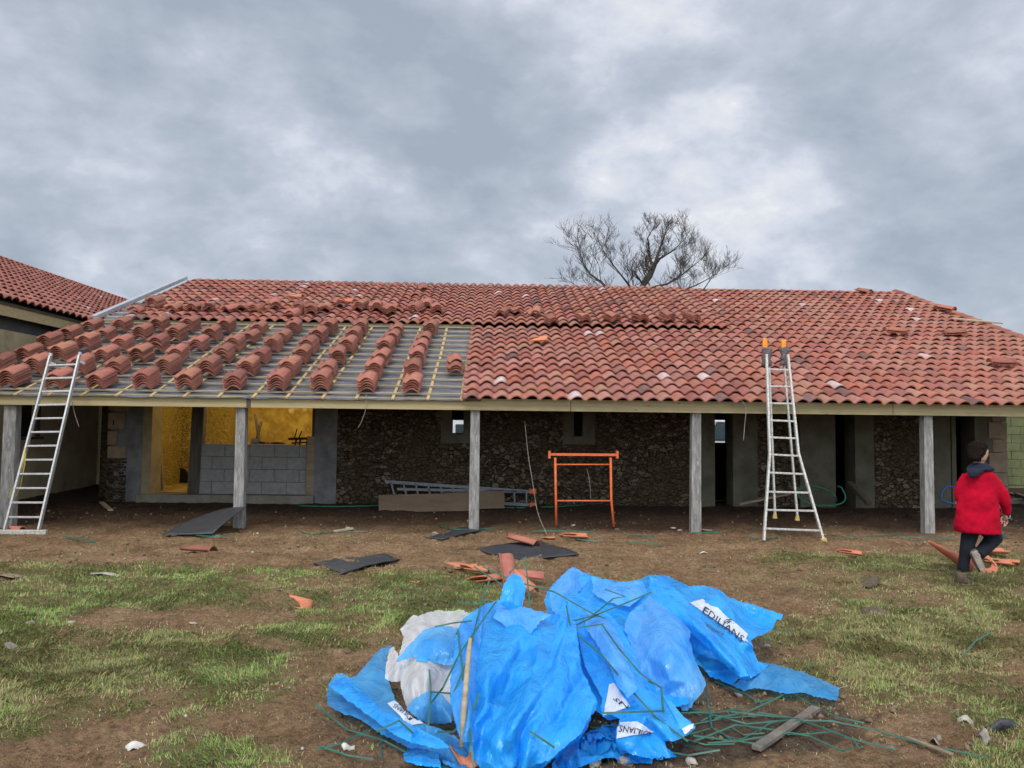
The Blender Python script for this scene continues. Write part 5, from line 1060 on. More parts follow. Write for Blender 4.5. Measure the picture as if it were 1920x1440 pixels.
def bags():
    GRP = 'plastic packaging bags heaped on the mud'
    # right hind bag
    t = thing('plastic_bag', G(1240, 1230), 'broad blue plastic bag at the back of the heap with long white printed band', 'plastic bag', GRP)
    out = [(1020,1124),(1030,1104),(1052,1080),(1073,1063),(1092,1072),(1112,1080),(1150,1090),(1178,1092),(1204,1086),(1218,1077),(1240,1078),(1262,1084),(1290,1099),(1320,1097),(1350,1106),(1368,1121),(1395,1131),(1430,1142),(1468,1152),(1464,1163),(1456,1161),(1450,1178),(1437,1187),(1421,1192),(1408,1201),(1414,1222),(1421,1240),(1440,1246),(1425,1262),(1403,1275),(1385,1272),(1372,1285),(1352,1276),(1330,1268),(1318,1252),(1300,1240),(1250,1225),(1180,1210),(1120,1200),(1060,1190),(1030,1160)]
    inn = [(1060,1110,-.05),(1085,1090,-.08),(1110,1100,.06),(1100,1130,.1),(1150,1115,-.04),(1180,1130,.06),(1218,1092,-.14),(1225,1120,-.14),(1245,1110,.02),(1270,1115,-.1),(1285,1145,-.12),(1310,1170,-.15),(1345,1200,-.16),(1385,1230,-.12),(1300,1110,.06),(1330,1125,-.06),(1350,1150,.05),(1370,1150,-.06),(1380,1180,.03),(1395,1160,.12),(1420,1165,.04),(1340,1240,.02),(1360,1255,.05),(1290,1200,.03),(1260,1170,.08),(1200,1160,.08),(1140,1160,0),(1080,1150,.06),(1150,1180,-.05)]
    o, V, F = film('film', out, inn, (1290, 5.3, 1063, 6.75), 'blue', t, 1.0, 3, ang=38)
    bv = surf(V, F)
    patch(bv, [(1293, 1131), (1318, 1124), (1412, 1212), (1400, 1204)], 'printwhite', 'print_patch', t, .005, 22, 9)
    patch(bv, [(1300, 1128), (1345, 1140), (1402, 1190), (1396, 1204)], 'printwhite', 'print_patch', t, .006, 22, 9)
    letters(bv, 'EDILIANS', [(1322, 1138), (1396, 1196), (1390, 1206), (1316, 1149)], t)
    letters(bv, 'PERFORMANCE', [(1303, 1158), (1358, 1190), (1355, 1194), (1300, 1163)], t)
    logo(bv, 1368, 1172, 13, t)
    tag(o)
    film('fold', [(1218,1080),(1262,1100),(1290,1128),(1318,1165),(1352,1205),(1388,1240),(1404,1268),(1388,1270),(1362,1250),(1335,1222),(1300,1190),(1268,1160),(1240,1140),(1222,1120)], [(1250,1118,-.12),(1280,1145,-.14),(1310,1178,-.15),(1345,1215,-.15),(1375,1245,-.1)], (1290, 5.12, 1063, 6.55), 'blue', t, .6, 51, ang=42, edge=-.05)
    film('fold', [(1073,1064),(1105,1078),(1098,1095),(1078,1118),(1062,1150),(1048,1160),(1034,1142),(1030,1108),(1052,1081)], [(1070,1095,-.07),(1052,1120,-.07)], (1290, 5.15, 1063, 6.6), 'bluemid', t, .6, 53, ang=110)
    film('fold', [(1110,1082),(1150,1092),(1204,1090),(1215,1110),(1180,1138),(1140,1130),(1112,1112)], [(1150,1112,-.08),(1185,1112,-.05)], (1290, 5.2, 1063, 6.62), 'bluemid', t, .8, 54, ang=15)
    # clear blue flap of the right tip
    o2, _, _ = film('flap', [(1395,1128),(1468,1152),(1464,1163),(1456,1161),(1448,1180),(1425,1191),(1405,1170)], [(1430, 1160, -.02)], (1195, 6.2, 1128, 6.5), 'bluethin', t, .4, 4)
    # tail
    t2 = thing('plastic_bag', G(1500, 1290), 'flat torn blue plastic strip trailing off the heap over the straps', 'plastic bag', GRP)
    film('film', [(1372,1284),(1403,1268),(1420,1240),(1455,1246),(1510,1262),(1545,1277),(1575,1290),(1573,1304),(1568,1314),(1530,1306),(1500,1298),(1476,1301),(1455,1297),(1440,1293),(1415,1290),(1395,1296)], [(1450,1265,-.05),(1500,1278,-.05),(1540,1292,-.04),(1430,1262,-.1),(1410,1280,-.06)], (1316, 4.95, 1240, 5.65), 'bluethin', t2, .5, 6, pw=1.0)
    # centre right bag
    t3 = thing('plastic_bag', G(1240, 1330), 'rounded translucent blue bag bulging in the centre of the heap', 'plastic bag', GRP)
    out = [(1218,1117),(1226,1119),(1236,1128),(1250,1140),(1262,1150),(1280,1162),(1290,1176),(1296,1186),(1292,1200),(1297,1212),(1300,1228),(1307,1246),(1318,1268),(1324,1282),(1318,1297),(1309,1308),(1298,1322),(1284,1336),(1266,1318),(1250,1303),(1228,1296),(1208,1288),(1198,1262),(1190,1240),(1182,1205),(1170,1180),(1172,1168),(1180,1150),(1200,1133)]
    inn = [(1218,1135,-.08),(1205,1160,-.02),(1235,1160,-.14),(1225,1190,-.16),(1250,1200,-.2),(1275,1215,-.12),(1240,1240,-.2),(1280,1250,-.12),(1255,1275,-.12),(1290,1280,-.06),(1215,1235,-.1),(1225,1268,.0),(1195,1200,.02),(1300,1262,-.02),(1260,1235,-.22)]
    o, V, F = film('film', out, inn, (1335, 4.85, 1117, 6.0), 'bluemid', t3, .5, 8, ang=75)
    # middle strip
    t4 = thing('plastic_bag', G(1200, 1400), 'long folded blue bag with white printed corners reaching the near ground', 'plastic bag', GRP)
    out = [(1062,1118),(1090,1112),(1110,1128),(1134,1142),(1152,1160),(1166,1182),(1180,1205),(1192,1235),(1202,1265),(1212,1292),(1242,1302),(1262,1320),(1280,1342),(1300,1358),(1304,1362),(1297,1372),(1278,1384),(1262,1390),(1246,1389),(1250,1402),(1270,1418),(1255,1421),(1235,1423),(1205,1420),(1180,1413),(1163,1403),(1155,1390),(1155,1368),(1162,1348),(1148,1340),(1130,1344),(1126,1325),(1130,1310),(1120,1292),(1108,1270),(1096,1250),(1088,1210),(1082,1180),(1070,1150)]
    inn = [(1085,1140,-.06),(1110,1165,-.08),(1105,1200,.05),(1130,1200,-.08),(1120,1240,.03),(1150,1250,-.08),(1170,1220,.02),(1145,1290,-.02),(1175,1290,-.1),(1195,1320,.02),(1165,1330,.0),(1210,1345,-.08),(1240,1330,.0),(1250,1360,-.06),(1215,1375,.02),(1190,1380,-.05),(1200,1400,0),(1275,1362,-.03)]
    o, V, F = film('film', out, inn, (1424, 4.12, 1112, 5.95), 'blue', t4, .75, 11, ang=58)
    bv = surf(V, F)
    patch(bv, [(1143, 1284), (1152, 1281), (1182, 1326), (1131, 1343)], 'printwhite', 'print_patch', t4, .005, 12, 12)
    letters(bv, 'NS', [(1177, 1331), (1148, 1312), (1158, 1310), (1178, 1322)], t4)
    patch(bv, [(1159, 1356), (1195, 1354), (1228, 1372), (1157, 1386)], 'printwhite', 'print_patch', t4, .005, 14, 9)
    letters(bv, 'EDILIANS', [(1218, 1382), (1160, 1374), (1162, 1362), (1222, 1372)], t4)
    patch(bv, [(1242, 1304), (1252, 1310), (1298, 1362), (1280, 1374)], 'skyprint', 'print_patch', t4, .005, 14, 8)
    patch(bv, [(1278, 1366), (1300, 1358), (1299, 1366), (1284, 1378)], 'printwhite', 'print_patch', t4, .006, 8, 6)
    film('fold', [(1092,1150),(1118,1146),(1146,1168),(1168,1205),(1180,1250),(1196,1290),(1178,1310),(1160,1290),(1144,1250),(1120,1210),(1100,1180)], [(1125,1175,-.09),(1150,1215,-.1),(1168,1265,-.08)], (1424, 4.0, 1112, 5.85), 'bluemid', t4, .6, 57, ang=62)
    film('under_layer', [(1040,1165),(1110,1150),(1180,1180),(1240,1200),(1300,1235),(1290,1320),(1230,1335),(1180,1345),(1140,1350),(1120,1335),(1095,1330),(1070,1300),(1060,1250)], [(1120,1200,0),(1150,1280,.02)], (1400, 4.6, 1120, 6.1), 'blue', t4, .7, 61, ang=70)
    # low sheet beneath
    t5 = thing('plastic_bag', G(1130, 1425), 'dark blue film lying flat on the ground at the near side of heap', 'plastic bag', GRP)
    film('film', [(1040,1425),(1075,1398),(1110,1378),(1150,1360),(1180,1395),(1230,1418),(1262,1424),(1230,1432),(1180,1430),(1130,1440),(1080,1455),(1030,1462)], [(1120,1410,-.04),(1160,1400,-.05),(1090,1430,-.04),(1200,1420,-.02)], (1460, 3.95, 1360, 4.7), 'blue', t5, .45, 13, pw=1)
    # main bag
    t6 = thing('plastic_bag', G(960, 1420), 'biggest bright blue plastic bag, upright and bulging at the near side', 'plastic bag', GRP)
    out = [(868,1160),(882,1150),(898,1140),(915,1130),(935,1125),(958,1132),(985,1138),(1010,1146),(1036,1153),(1048,1150),(1050,1135),(1057,1121),(1064,1130),(1070,1148),(1080,1168),(1083,1200),(1086,1230),(1088,1252),(1100,1275),(1108,1292),(1119,1312),(1119,1328),(1108,1345),(1100,1368),(1085,1388),(1062,1402),(1040,1420),(1020,1438),(1000,1458),(920,1470),(900,1440),(885,1415),(868,1395),(856,1370),(850,1340),(843,1305),(845,1270),(850,1235),(853,1200),(858,1178)]
    inn = [(900,1160,-.03),(930,1150,-.02),(960,1160,.02),(1000,1170,-.05),(1030,1175,.03),(1057,1145,-.10),(1060,1190,-.20),(1045,1240,-.24),(1015,1290,-.26),(980,1335,-.24),(935,1375,-.2),(1075,1240,-.08),(1075,1290,-.14),(1050,1330,-.08),(1095,1310,-.04),(1020,1200,.0),(990,1220,.0),(1000,1260,-.04),(960,1210,-.14),(955,1260,-.14),(950,1300,-.05),(920,1200,-.12),(915,1260,-.2),(912,1320,-.14),(885,1200,-.05),(880,1270,-.08),(875,1340,-.05),(1000,1370,-.12),(1040,1370,-.08),(980,1400,-.1),(930,1420,-.1),(1060,1365,-.02)]
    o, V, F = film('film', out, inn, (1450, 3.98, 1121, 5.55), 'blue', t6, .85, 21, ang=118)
    film('fold', [(1057,1123),(1066,1138),(1080,1170),(1085,1215),(1090,1252),(1107,1292),(1117,1315),(1106,1345),(1090,1375),(1062,1398),(1030,1425),(985,1440),(930,1440),(905,1425),(925,1392),(955,1352),(985,1312),(1010,1272),(1030,1228),(1042,1185),(1048,1150)], [(1058,1170,-.17),(1058,1220,-.2),(1040,1270,-.22),(1010,1320,-.24),(975,1370,-.2),(1075,1260,-.12),(1060,1310,-.18),(1030,1360,-.16),(1085,1325,-.1),(980,1410,-.12)], (1450, 3.93, 1121, 5.44), 'blue', t6, .75, 44, ang=122, edge=-.07)
    film('fold', [(858,1180),(868,1162),(888,1148),(905,1140),(903,1180),(898,1230),(903,1280),(898,1330),(905,1372),(892,1392),(868,1392),(857,1368),(851,1335),(845,1303),(847,1270),(851,1235)], [(880,1200,-.12),(876,1260,-.14),(874,1320,-.12),(880,1365,-.08)], (1450, 3.9, 1121, 5.42), 'bluethin', t6, .6, 47, ang=95, edge=-.02)
    film('fold', [(935,1126),(985,1139),(1034,1153),(1012,1166),(996,1188),(975,1180),(962,1196),(945,1172),(925,1158)], [(970,1156,-.07),(1000,1160,-.06),(948,1150,-.07)], (1450, 3.93, 1121, 5.42), 'bluemid', t6, .7, 49, ang=60)
    film('tied_corner', [(936,1130),(942,1105),(950,1086),(960,1075),(970,1077),(981,1086),(985,1102),(984,1122),(976,1142),(955,1146)], [(962,1100,-.08),(960,1125,-.04)], (1142, 5.3, 1075, 5.5), 'blue', t6, .5, 23)
    # left strip
    t7 = thing('plastic_bag', G(720, 1370), 'low torn blue film with white printed band at the ochre wing side', 'plastic bag', GRP)
    out = [(612,1302),(616,1282),(630,1262),(642,1262),(655,1270),(668,1268),(686,1246),(702,1228),(716,1215),(736,1208),(728,1225),(723,1245),(728,1268),(733,1290),(742,1312),(756,1330),(772,1345),(800,1358),(825,1366),(848,1378),(872,1394),(890,1415),(903,1450),(870,1466),(830,1452),(825,1425),(812,1408),(790,1404),(765,1402),(740,1388),(718,1378),(700,1366),(680,1352),(664,1344),(640,1336),(615,1322)]
    inn = [(640,1285,-.08),(670,1300,-.1),(700,1320,-.12),(740,1350,-.12),(780,1370,-.1),(700,1260,-.03),(712,1290,.03),(715,1235,-.05),(650,1320,-.02),(690,1345,-.02),(740,1375,-.02),(830,1390,-.08),(850,1420,-.06),(800,1390,-.02),(640,1300,.02)]
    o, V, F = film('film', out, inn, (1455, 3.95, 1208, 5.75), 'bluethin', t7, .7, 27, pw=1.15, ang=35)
    bv = surf(V, F)
    patch(bv, [(727, 1320), (739, 1315), (800, 1357), (768, 1361)], 'printwhite', 'print_patch', t7, .005, 20, 8)
    letters(bv, 'EDILIANS', [(770, 1351), (737, 1327), (741, 1321), (778, 1347)], t7)
    film('fold', [(616,1284),(640,1268),(672,1288),(705,1318),(745,1345),(790,1368),(830,1388),(842,1402),(815,1404),(770,1392),(730,1372),(690,1340),(650,1312)], [(660,1295,-.07),(710,1335,-.08),(770,1375,-.07)], (1455, 3.9, 1208, 5.65), 'blue', t7, .5, 59, ang=34)
    film('torn_end', [(755,1415),(768,1402),(800,1404),(822,1412),(828,1440),(790,1436),(760,1428)], [(790,1418,-.05)], (1440, 4.0, 1402, 4.35), 'blue', t7, .4, 29)
    # white bag
    t8 = thing('plastic_bag', G(800, 1340), 'colourless milky plastic bag beside the biggest blue one', 'plastic bag', GRP)
    out = [(722,1272),(724,1245),(730,1218),(738,1212),(748,1232),(752,1212),(757,1194),(750,1180),(762,1166),(775,1153),(784,1156),(800,1149),(820,1144),(845,1146),(866,1144),(884,1150),(898,1142),(910,1150),(905,1200),(885,1270),(870,1340),(848,1352),(820,1358),(800,1356),(782,1345),(766,1331),(757,1310),(752,1290),(751,1276),(735,1279)]
    inn = [(770,1180,-.06),(800,1170,-.02),(840,1165,-.06),(765,1215,-.08),(790,1220,-.14),(830,1215,-.16),(755,1255,-.02),(775,1260,-.12),(810,1265,-.16),(775,1300,-.1),(800,1300,-.1),(840,1290,-.12),(800,1335,-.04),(830,1330,-.08),(738,1250,-.02),(860,1200,-.12)]
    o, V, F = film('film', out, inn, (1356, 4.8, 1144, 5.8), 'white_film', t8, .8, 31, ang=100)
    bv = surf(V, F)
    patch(bv, [(796, 1200), (815, 1200), (800, 1243), (780, 1240)], 'skyprint', 'print_patch', t8, .005, 8, 10); logo(bv, 796, 1222, 9, t8, 'blue')
    film('blue_wrap', [(742,1242),(760,1215),(782,1195),(795,1180),(825,1172),(862,1178),(850,1235),(845,1248),(810,1242),(775,1232)], [(800,1205,-.07),(830,1205,-.09)], (1250, 4.95, 1172, 5.35), 'bluethin', t8, .5, 33)
    # grey blue fold between
    film('inner_fold', [(762,1330),(775,1310),(800,1297),(830,1302),(848,1325),(846,1355),(820,1358),(790,1352)], [(800,1320,-.06)], (1358, 4.62, 1297, 4.8), 'bluethin', t8, .6, 35)
bags()
# stick propped in the heap
m = MB(); m.tube([P(866, 1400, 4.0), P(869, 1340, 4.05), P(874, 1280, 4.14), P(879, 1225, 4.25), P(882, 1197, 4.3)], [.012, .015, .015, .014, .009], 10); o = m.build('wooden_stick', 'batten', smooth=True); tag(o, 'peeled wooden stick propped upright against the biggest blue bag', 'stick')

# ------------------------------------------------------------------ green packing straps
def strap(pts, lab, w_=.011, grp='green packing straps on and round the heap', mat='strap'):
    V = []; n = len(pts)
    for i, p in enumerate(pts):
        a = (pts[min(i + 1, n - 1)] - pts[max(i - 1, 0)]).normalized(); s_ = a.cross(Vector((0, 0, 1)))
        s_ = (s_.normalized() if s_.length > .1 else Vector((1, 0, 0))) * w_ / 2
        tw = Vector((0, 0, 1)).lerp(-ray(960, 1200), .6).normalized(); s_ = a.cross(tw); s_ = s_.normalized() * w_ / 2
        V += [p - s_, p + s_]
    m = MB(); m.add(V, [(2 * i, 2 * i + 1, 2 * i + 3, 2 * i + 2) for i in range(n - 1)]); o = m.build('packing_strap', mat); o.modifiers.new('thick', 'SOLIDIFY').thickness = .0015; tag(o, lab, 'strap', grp)
def gpts(px, z=.015): return [G(a, b, z + random.uniform(0, .03)) for a, b in px]
def ppts(px): return [P(a, b, c) for a, b, c in px]
strap(ppts([(955,1075,5.6),(985,1042,5.75),(990,1100,5.5),(996,1160,5.3)]), 'green strap bent up in a spike above the tied blue corner')
strap(ppts([(888,1062,5.9),(940,1095,5.6),(985,1145,5.3),(1040,1170,5.2),(1075,1235,4.9)]), 'green strap arching across the shard heap onto the bags')
strap(ppts([(905,1062,5.9),(965,1090,5.7),(1040,1110,5.5),(1110,1150,5.4),(1135,1160,5.4)]), 'green strap crossing over the tied corner toward the back bag')
strap(ppts([(918,1088,5.7),(905,1120,5.4),(890,1180,4.9),(880,1230,4.35),(850,1300,4.3)]), 'green strap running down past the tip of the peeled stick')
strap(ppts([(848,1135,5.7),(858,1128,5.6),(890,1133,5.5),(912,1127,5.5),(916,1135,5.5)]), 'looped green strap end above the milky bag')
strap(ppts([(855,1190,4.9),(858,1180,4.9),(865,1240,4.5),(875,1330,4.1),(884,1400,3.9),(888,1440,3.85)]), 'green strap hanging straight down beside the stick')
strap(ppts([(930,1128,5.4),(900,1170,4.9),(862,1225,4.6),(830,1290,4.4),(808,1318,4.5)]), 'green strap slanting over the milky bag from the top')
strap(ppts([(805,1255,4.7),(808,1295,4.6),(806,1325,4.5),(803,1360,4.4)]), 'short upright green strap over the milky bag')
strap(ppts([(806,1297,4.6),(845,1300,4.4)]), 'short level green strap across the milky bag')
strap(ppts([(815,1175,5.1),(850,1168,5.1),(885,1164,5.0)]), 'dark strap lying along the top of the milky bag')
strap(ppts([(900,1300,4.2),(880,1345,4.1),(850,1372,4.1),(820,1372,4.2)]), 'curved thin strap round the foot of the stick')
strap(ppts([(1062,1135,5.2),(1070,1180,5.0),(1130,1230,4.7),(1180,1290,4.45),(1230,1345,4.3),(1290,1390,4.15)]), 'long strap slanting down over the folded bag')
strap(ppts([(1075,1175,5.1),(1125,1150,5.3),(1180,1128,5.5),(1222,1110,5.6)]), 'bright double strap across the back of the heap')
strap(ppts([(1060,1168,5.1),(1110,1155,5.2),(1150,1122,5.5),(1172,1118,5.6),(1135,1105,5.9)]), 'upper bent strap across the back bag')
strap(ppts([(1078,1178,5.0),(1128,1170,5.0),(1160,1215,4.75),(1200,1262,4.6),(1240,1290,4.55),(1243,1335,4.4)]), 'dark angular strap crossing the centre bag')
strap(ppts([(1130,1337,4.2),(1180,1335,4.2),(1244,1333,4.3),(1240,1288,4.5),(1215,1277,4.6)]), 'dark strap bent square below the centre bag')
strap(ppts([(992,1370,3.9),(1015,1385,3.85),(1040,1402,3.85)]), 'short dark strap on the near face of the biggest bag')
strap(ppts([(706,1372,4.2),(748,1351,4.2),(775,1375,4.1)]), 'dark strap bent over the low torn film')
GS = [([(590,1340),(650,1375),(720,1405),(780,1432),(850,1455)], 'long green strap on the mud under the low torn film'), ([(592,1418),(640,1402),(690,1382),(730,1370)], 'green strap crossing the long one on the bare mud'), ([(600,1412),(650,1425),(700,1443)], 'green strap lowest at the near corner of mud'), ([(612,1318),(650,1322)], 'short green strap stub poking from the low film'), ([(713,1440),(716,1390),(714,1375)], 'thin green strap standing beside ash at low film'),
      ([(1110,1380),(1150,1370),(1190,1355)], 'bright strap curving beside the printed corner'), ([(1340,1360),(1400,1345),(1450,1325),(1480,1308),(1520,1325),(1570,1355),(1620,1375)], 'long strap peaking in a bend beside the grey lath'), ([(1295,1332),(1340,1350),(1400,1368),(1480,1370),(1560,1372),(1640,1382),(1740,1408),(1850,1425)], 'longest green strap trailing toward the corner'),
      ([(1250,1310),(1300,1340),(1360,1390),(1400,1412)], 'strap coming from under the centre bag'), ([(1320,1300),(1330,1340),(1335,1370)], 'upright strap beside the centre bag'), ([(1340,1290),(1400,1310),(1430,1325)], 'short strap below the torn strip'), ([(1300,1400),(1380,1382),(1450,1385),(1520,1395),(1580,1425),(1600,1410)], 'strap bending back at the near ground'), ([(1420,1340),(1480,1352),(1540,1375),(1600,1400),(1680,1412)], 'strap crossing over the grey lath'), ([(1255,1378),(1300,1395),(1380,1385),(1480,1388)], 'strap from the printed corner to grey lath'),
      ([(1440,1400),(1500,1370),(1440,1352),(1370,1340)], 'strap folded back over the ash'), ([(1170,1425),(1220,1432),(1290,1428),(1350,1420)], 'strap lying along the flat dark film'), ([(1600,1395),(1612,1412),(1618,1420)], 'little strap end beyond the grey lath'), ([(1452,1188),(1490,1198)], 'short pale strap beyond the right hand flap'.replace('right hand', 'clear')), ([(1805,1240),(1830,1222),(1858,1205)], 'pale green strap arched alone on the trampled ground'), ([(1516,1262),(1518,1250)], 'tiny green strap stub behind the torn strip')]
for px, lab in GS:
    strap(gpts(px, .02), lab, .0095)
rs = random.Random(12)
for k in range(13):     # the tangle under and beside the heap, nothing tells these apart
    a = (rs.uniform(1270, 1480), rs.uniform(1320, 1420)); an = rs.uniform(-.5, .5); L = rs.uniform(50, 150)
    b_ = (a[0] + L * math.cos(an), min(1436, a[1] + L * math.sin(an) * .5)); mid = ((a[0] + b_[0]) / 2 + rs.uniform(-8, 8), (a[1] + b_[1]) / 2 + rs.uniform(-8, 8))
    strap(gpts([a, mid, b_], .012), 'one of the tangled green straps beside the heap', .007, 'tangled green straps beside the heap')
SM = [([(560,1000),(590,1003),(615,996)], 'green strap on mud before the block infill'), ([(590,1005),(640,1000),(690,1004)], 'long thin strap on mud past the lit room'), ([(820,985),(850,994),(880,996)], 'two toned strap touching the middle post sheet'), ([(880,1000),(910,996),(930,1000)], 'green strap beyond the middle post sheet'), ([(1000,1000),(1060,998),(1115,1000)], 'green strap at the trestle feet'), ([(1178,1008),(1205,1013),(1230,1014)], 'wide green strap between trestle and post'), ([(1180,1022),(1240,1026)], 'pale strap on mud between trestle and post'), ([(1298,1002),(1350,1001)], 'green strap at the foot of the second last post'), ([(1405,1013),(1440,1012),(1465,1005),(1452,990)], 'strap tangled round the splashed ladder foot'), ([(1550,1005),(1600,1010),(1690,1003)], 'green strap in front of the last post'), ([(1690,1010),(1730,1012),(1790,1014)], 'green strap between last post and person'), ([(120,1010),(180,1018)], 'pale strap on mud beside the plain ladder'), ([(330,1004),(400,1010),(440,1006)], 'thin strap under the propped black sheet'), ([(1060,1012),(1120,1018),(1160,1012)], 'thin strap running past the flat broken tile')]
for px, lab in SM: strap(curve(gpts(px, .015), 4) if len(px) > 2 else gpts(px), lab, .022, 'green straps scattered along the veranda')

# ------------------------------------------------------------------ the person
def person():
    yb = 8.75
    t = thing('person', G(1806, 1085), 'person in red fleece jacket, dark trousers and boots walking away past the veranda', 'person')
    q = lambda px, py, dy=0.0: P(px, py, yb + dy)
    k = yb / FPX
    def ell(px, py, rx_, ry_, dy=0.0, tilt=0.0): return (q(px, py, dy), (rx_ * k * math.cos(tilt), 0, rx_ * k * math.sin(tilt)), (0, ry_, 0))
    def rem(o, vox, sm=4):
        r = o.modifiers.new('skin', 'REMESH'); r.mode = 'VOXEL'; r.voxel_size = vox; s_ = o.modifiers.new('soft', 'SMOOTH'); s_.iterations = sm; s_.factor = .5; r.use_smooth_shade = True
    # body: head, neck, trunk, legs, arm and hand in one surface
    m = MB()
    m.loft([ell(1836, 869, 6, .035, 0), ell(1836, 862, 11, .075), ell(1836, 853, 14.5, .095), ell(1835, 845, 15.5, .105), ell(1834, 836, 14, .10), ell(1834, 829, 8, .06)], 20)
    m.loft([ell(1836, 884, 10, .06), ell(1836, 872, 9, .055, .01), ell(1836, 858, 9, .055)], 14)
    m.loft([ell(1838, 884, 12, .06), ell(1838, 895, 20, .08), ell(1836, 930, 25, .10), ell(1836, 985, 24, .11), ell(1834, 995, 22, .10)], 20)
    m.loft([(q(1847, 861, -.05), (0.008, 0, 0), (0, .014, 0)), (q(1849, 855, -.055), (.016, 0, .0), (0, .022, 0)), (q(1848, 849, -.05), (.010, 0, 0), (0, .018, 0))], 8)   # ear
    m.tube([q(1848, 852, .09), q(1851, 855, .11), q(1849, 858, .10)], [.006, .010, .006], 8)                                                                    # nose, turned away
    m.tube([q(1822, 978), q(1816, 1010, .02), q(1810, 1030), q(1806, 1068, .02)], [.07, .055, .042, .035], 14)
    m.tube([q(1846, 982, .02), q(1862, 1002, .10), q(1866, 1010, .12)], [.07, .055, .045], 14); m.tube([q(1866, 1008, .12), q(1848, 1026, .02), q(1830, 1044, -.10)], [.045, .04, .03], 14)
    m.tube([q(1858, 897), q(1876, 925, .0), q(1882, 940, .03), q(1881, 962, .08)], [.05, .04, .033, .022], 12)
    m.tube([q(1880, 960, .08), q(1884, 970, .09), q(1885, 975, .09)], [.024, .030, .024], 12)
    for i, (a, b_, c, l_) in enumerate(((1879, 974, 0, 9), (1883, 977, .0, 11), (1886, 977, .015, 10.5), (1889, 975, .03, 8))):
        m.tube([q(a, b_, .08 + c), q(a + .4, b_ + l_ * .5, .075 + c), q(a - 1.0, b_ + l_, .055 + c)], [.0085, .008, .0065], 8)
    m.tube([q(1880, 968, .06), q(1877, 973, .045), q(1877, 979, .04)], [.010, .009, .007], 8)
    m.tube([q(1814, 899), q(1801, 925, .03), q(1797, 945, .10)], [.05, .04, .033], 12)
    o = m.build('body', 'skin', t); rem(o, .0065, 3)
    # trousers
    m = MB()
    m.loft([ell(1836, 975, 26, .125), ell(1836, 990, 27, .13), ell(1834, 1000, 24, .12)], 20)
    m.tube([q(1823, 985), q(1817, 1008, .02), q(1812, 1030, .01), q(1808, 1050, .02), q(1806, 1070, .02)], [.095, .085, .070, .060, .062], 16)
    m.tube([q(1845, 985, .02), q(1860, 1000, .10), q(1867, 1008, .12)], [.105, .095, .080], 16); m.tube([q(1867, 1007, .12), q(1852, 1022, .04), q(1834, 1042, -.08)], [.082, .078, .06], 16)
    o = m.build('trousers', 'trousers', t); rem(o, .012, 5)
    m = MB(); m.loft([(q(1872, 997, .13), (.035, 0, .02), (0, .06, 0)), (q(1874, 1006, .13), (.04, 0, 0), (0, .07, 0)), (q(1868, 1014, .12), (.02, 0, 0), (0, .05, 0))], 10); m.build('knee_patch', 'teal', t, smooth=True)
    # boots
    g0 = G(1806, 1086); m = MB(); zg = g0.z
    fx = q(1803, 1075).x; fy = yb
    m.loft([((fx, fy + .02, zg + .15), (.055, 0, 0), (0, .06, 0)), ((fx, fy + .01, zg + .09), (.052, 0, 0), (0, .075, 0)), ((fx + .03, fy + .03, zg + .05), (.085, 0, 0), (0, .085, 0)), ((fx + .04, fy + .04, zg + .018), (.10, 0, 0), (0, .085, 0))], 16); m.build('boot', 'shoe', t, smooth=True)
    m = MB(); m.loft([((fx + .04, fy + .04, zg + .024), (.105, 0, 0), (0, .09, 0)), ((fx + .04, fy + .04, zg - .004), (.105, 0, 0), (0, .09, 0))], 16); m.build('boot_sole', 'sole', t)
    a, b_ = q(1828, 1038, -.10), q(1843, 1070, -.16); d_ = (b_ - a).normalized(); nrm = Vector((-.35, -.85, .2)).normalized(); sd = d_.cross(nrm).normalized()
    m = MB(); m.loft([(a - d_ * .05 - nrm * .07, sd * .045, nrm * .045), (a - nrm * .05, sd * .05, nrm * .06), (a.lerp(b_, .4) - nrm * .035, sd * .052, nrm * .045), (a.lerp(b_, .8) - nrm * .03, sd * .05, nrm * .035), (b_ - nrm * .03, sd * .03, nrm * .022)], 14); m.build('boot', 'shoe', t, smooth=True)
    m = MB(); m.loft([(a - d_ * .02, sd * .036, d_ * .0), (a - d_ * .02 + nrm * .001, sd * .036, d_ * .03)], 4)
    m = MB(); m.hexa([a - sd * .036 - d_ * .03, a + sd * .036 - d_ * .03, b_ + sd * .03, b_ - sd * .03], [a - sd * .036 - d_ * .03 + nrm * .018, a + sd * .036 - d_ * .03 + nrm * .018, b_ + sd * .03 + nrm * .018, b_ - sd * .03 + nrm * .018]); m.build('boot_sole', 'sole', t, bevel=.008)
    # jacket
    m = MB()
    m.loft([ell(1837, 880, 15, .09), ell(1838, 885, 21, .11), ell(1837, 893, 28, .13), ell(1836, 905, 31, .145), ell(1835, 925, 34, .15), ell(1833, 950, 38, .165), ell(1832, 975, 41.5, .17), ell(1832, 990, 42.5, .175), ell(1834, 999, 41.5, .17, 0, -.05)], 28)
    m.tube([q(1855, 893), q(1868, 908, -.01), q(1879, 928, -.03), q(1885, 946, -.01), q(1888, 957, .02), q(1887, 964, .04)], [.062, .070, .067, .062, .056, .045], 16)
    m.tube([q(1815, 893), q(1805, 908, .02), q(1799, 928, .05), q(1799, 945, .12)], [.06, .066, .060, .05], 16)
    o = m.build('jacket', 'red', t); rem(o, .012, 5)
    tx = bpy.data.textures.new('folds', 'CLOUDS'); tx.noise_scale = .16; dm = o.modifiers.new('folds', 'DISPLACE'); dm.texture = tx; dm.strength = .04; dm.mid_level = .5
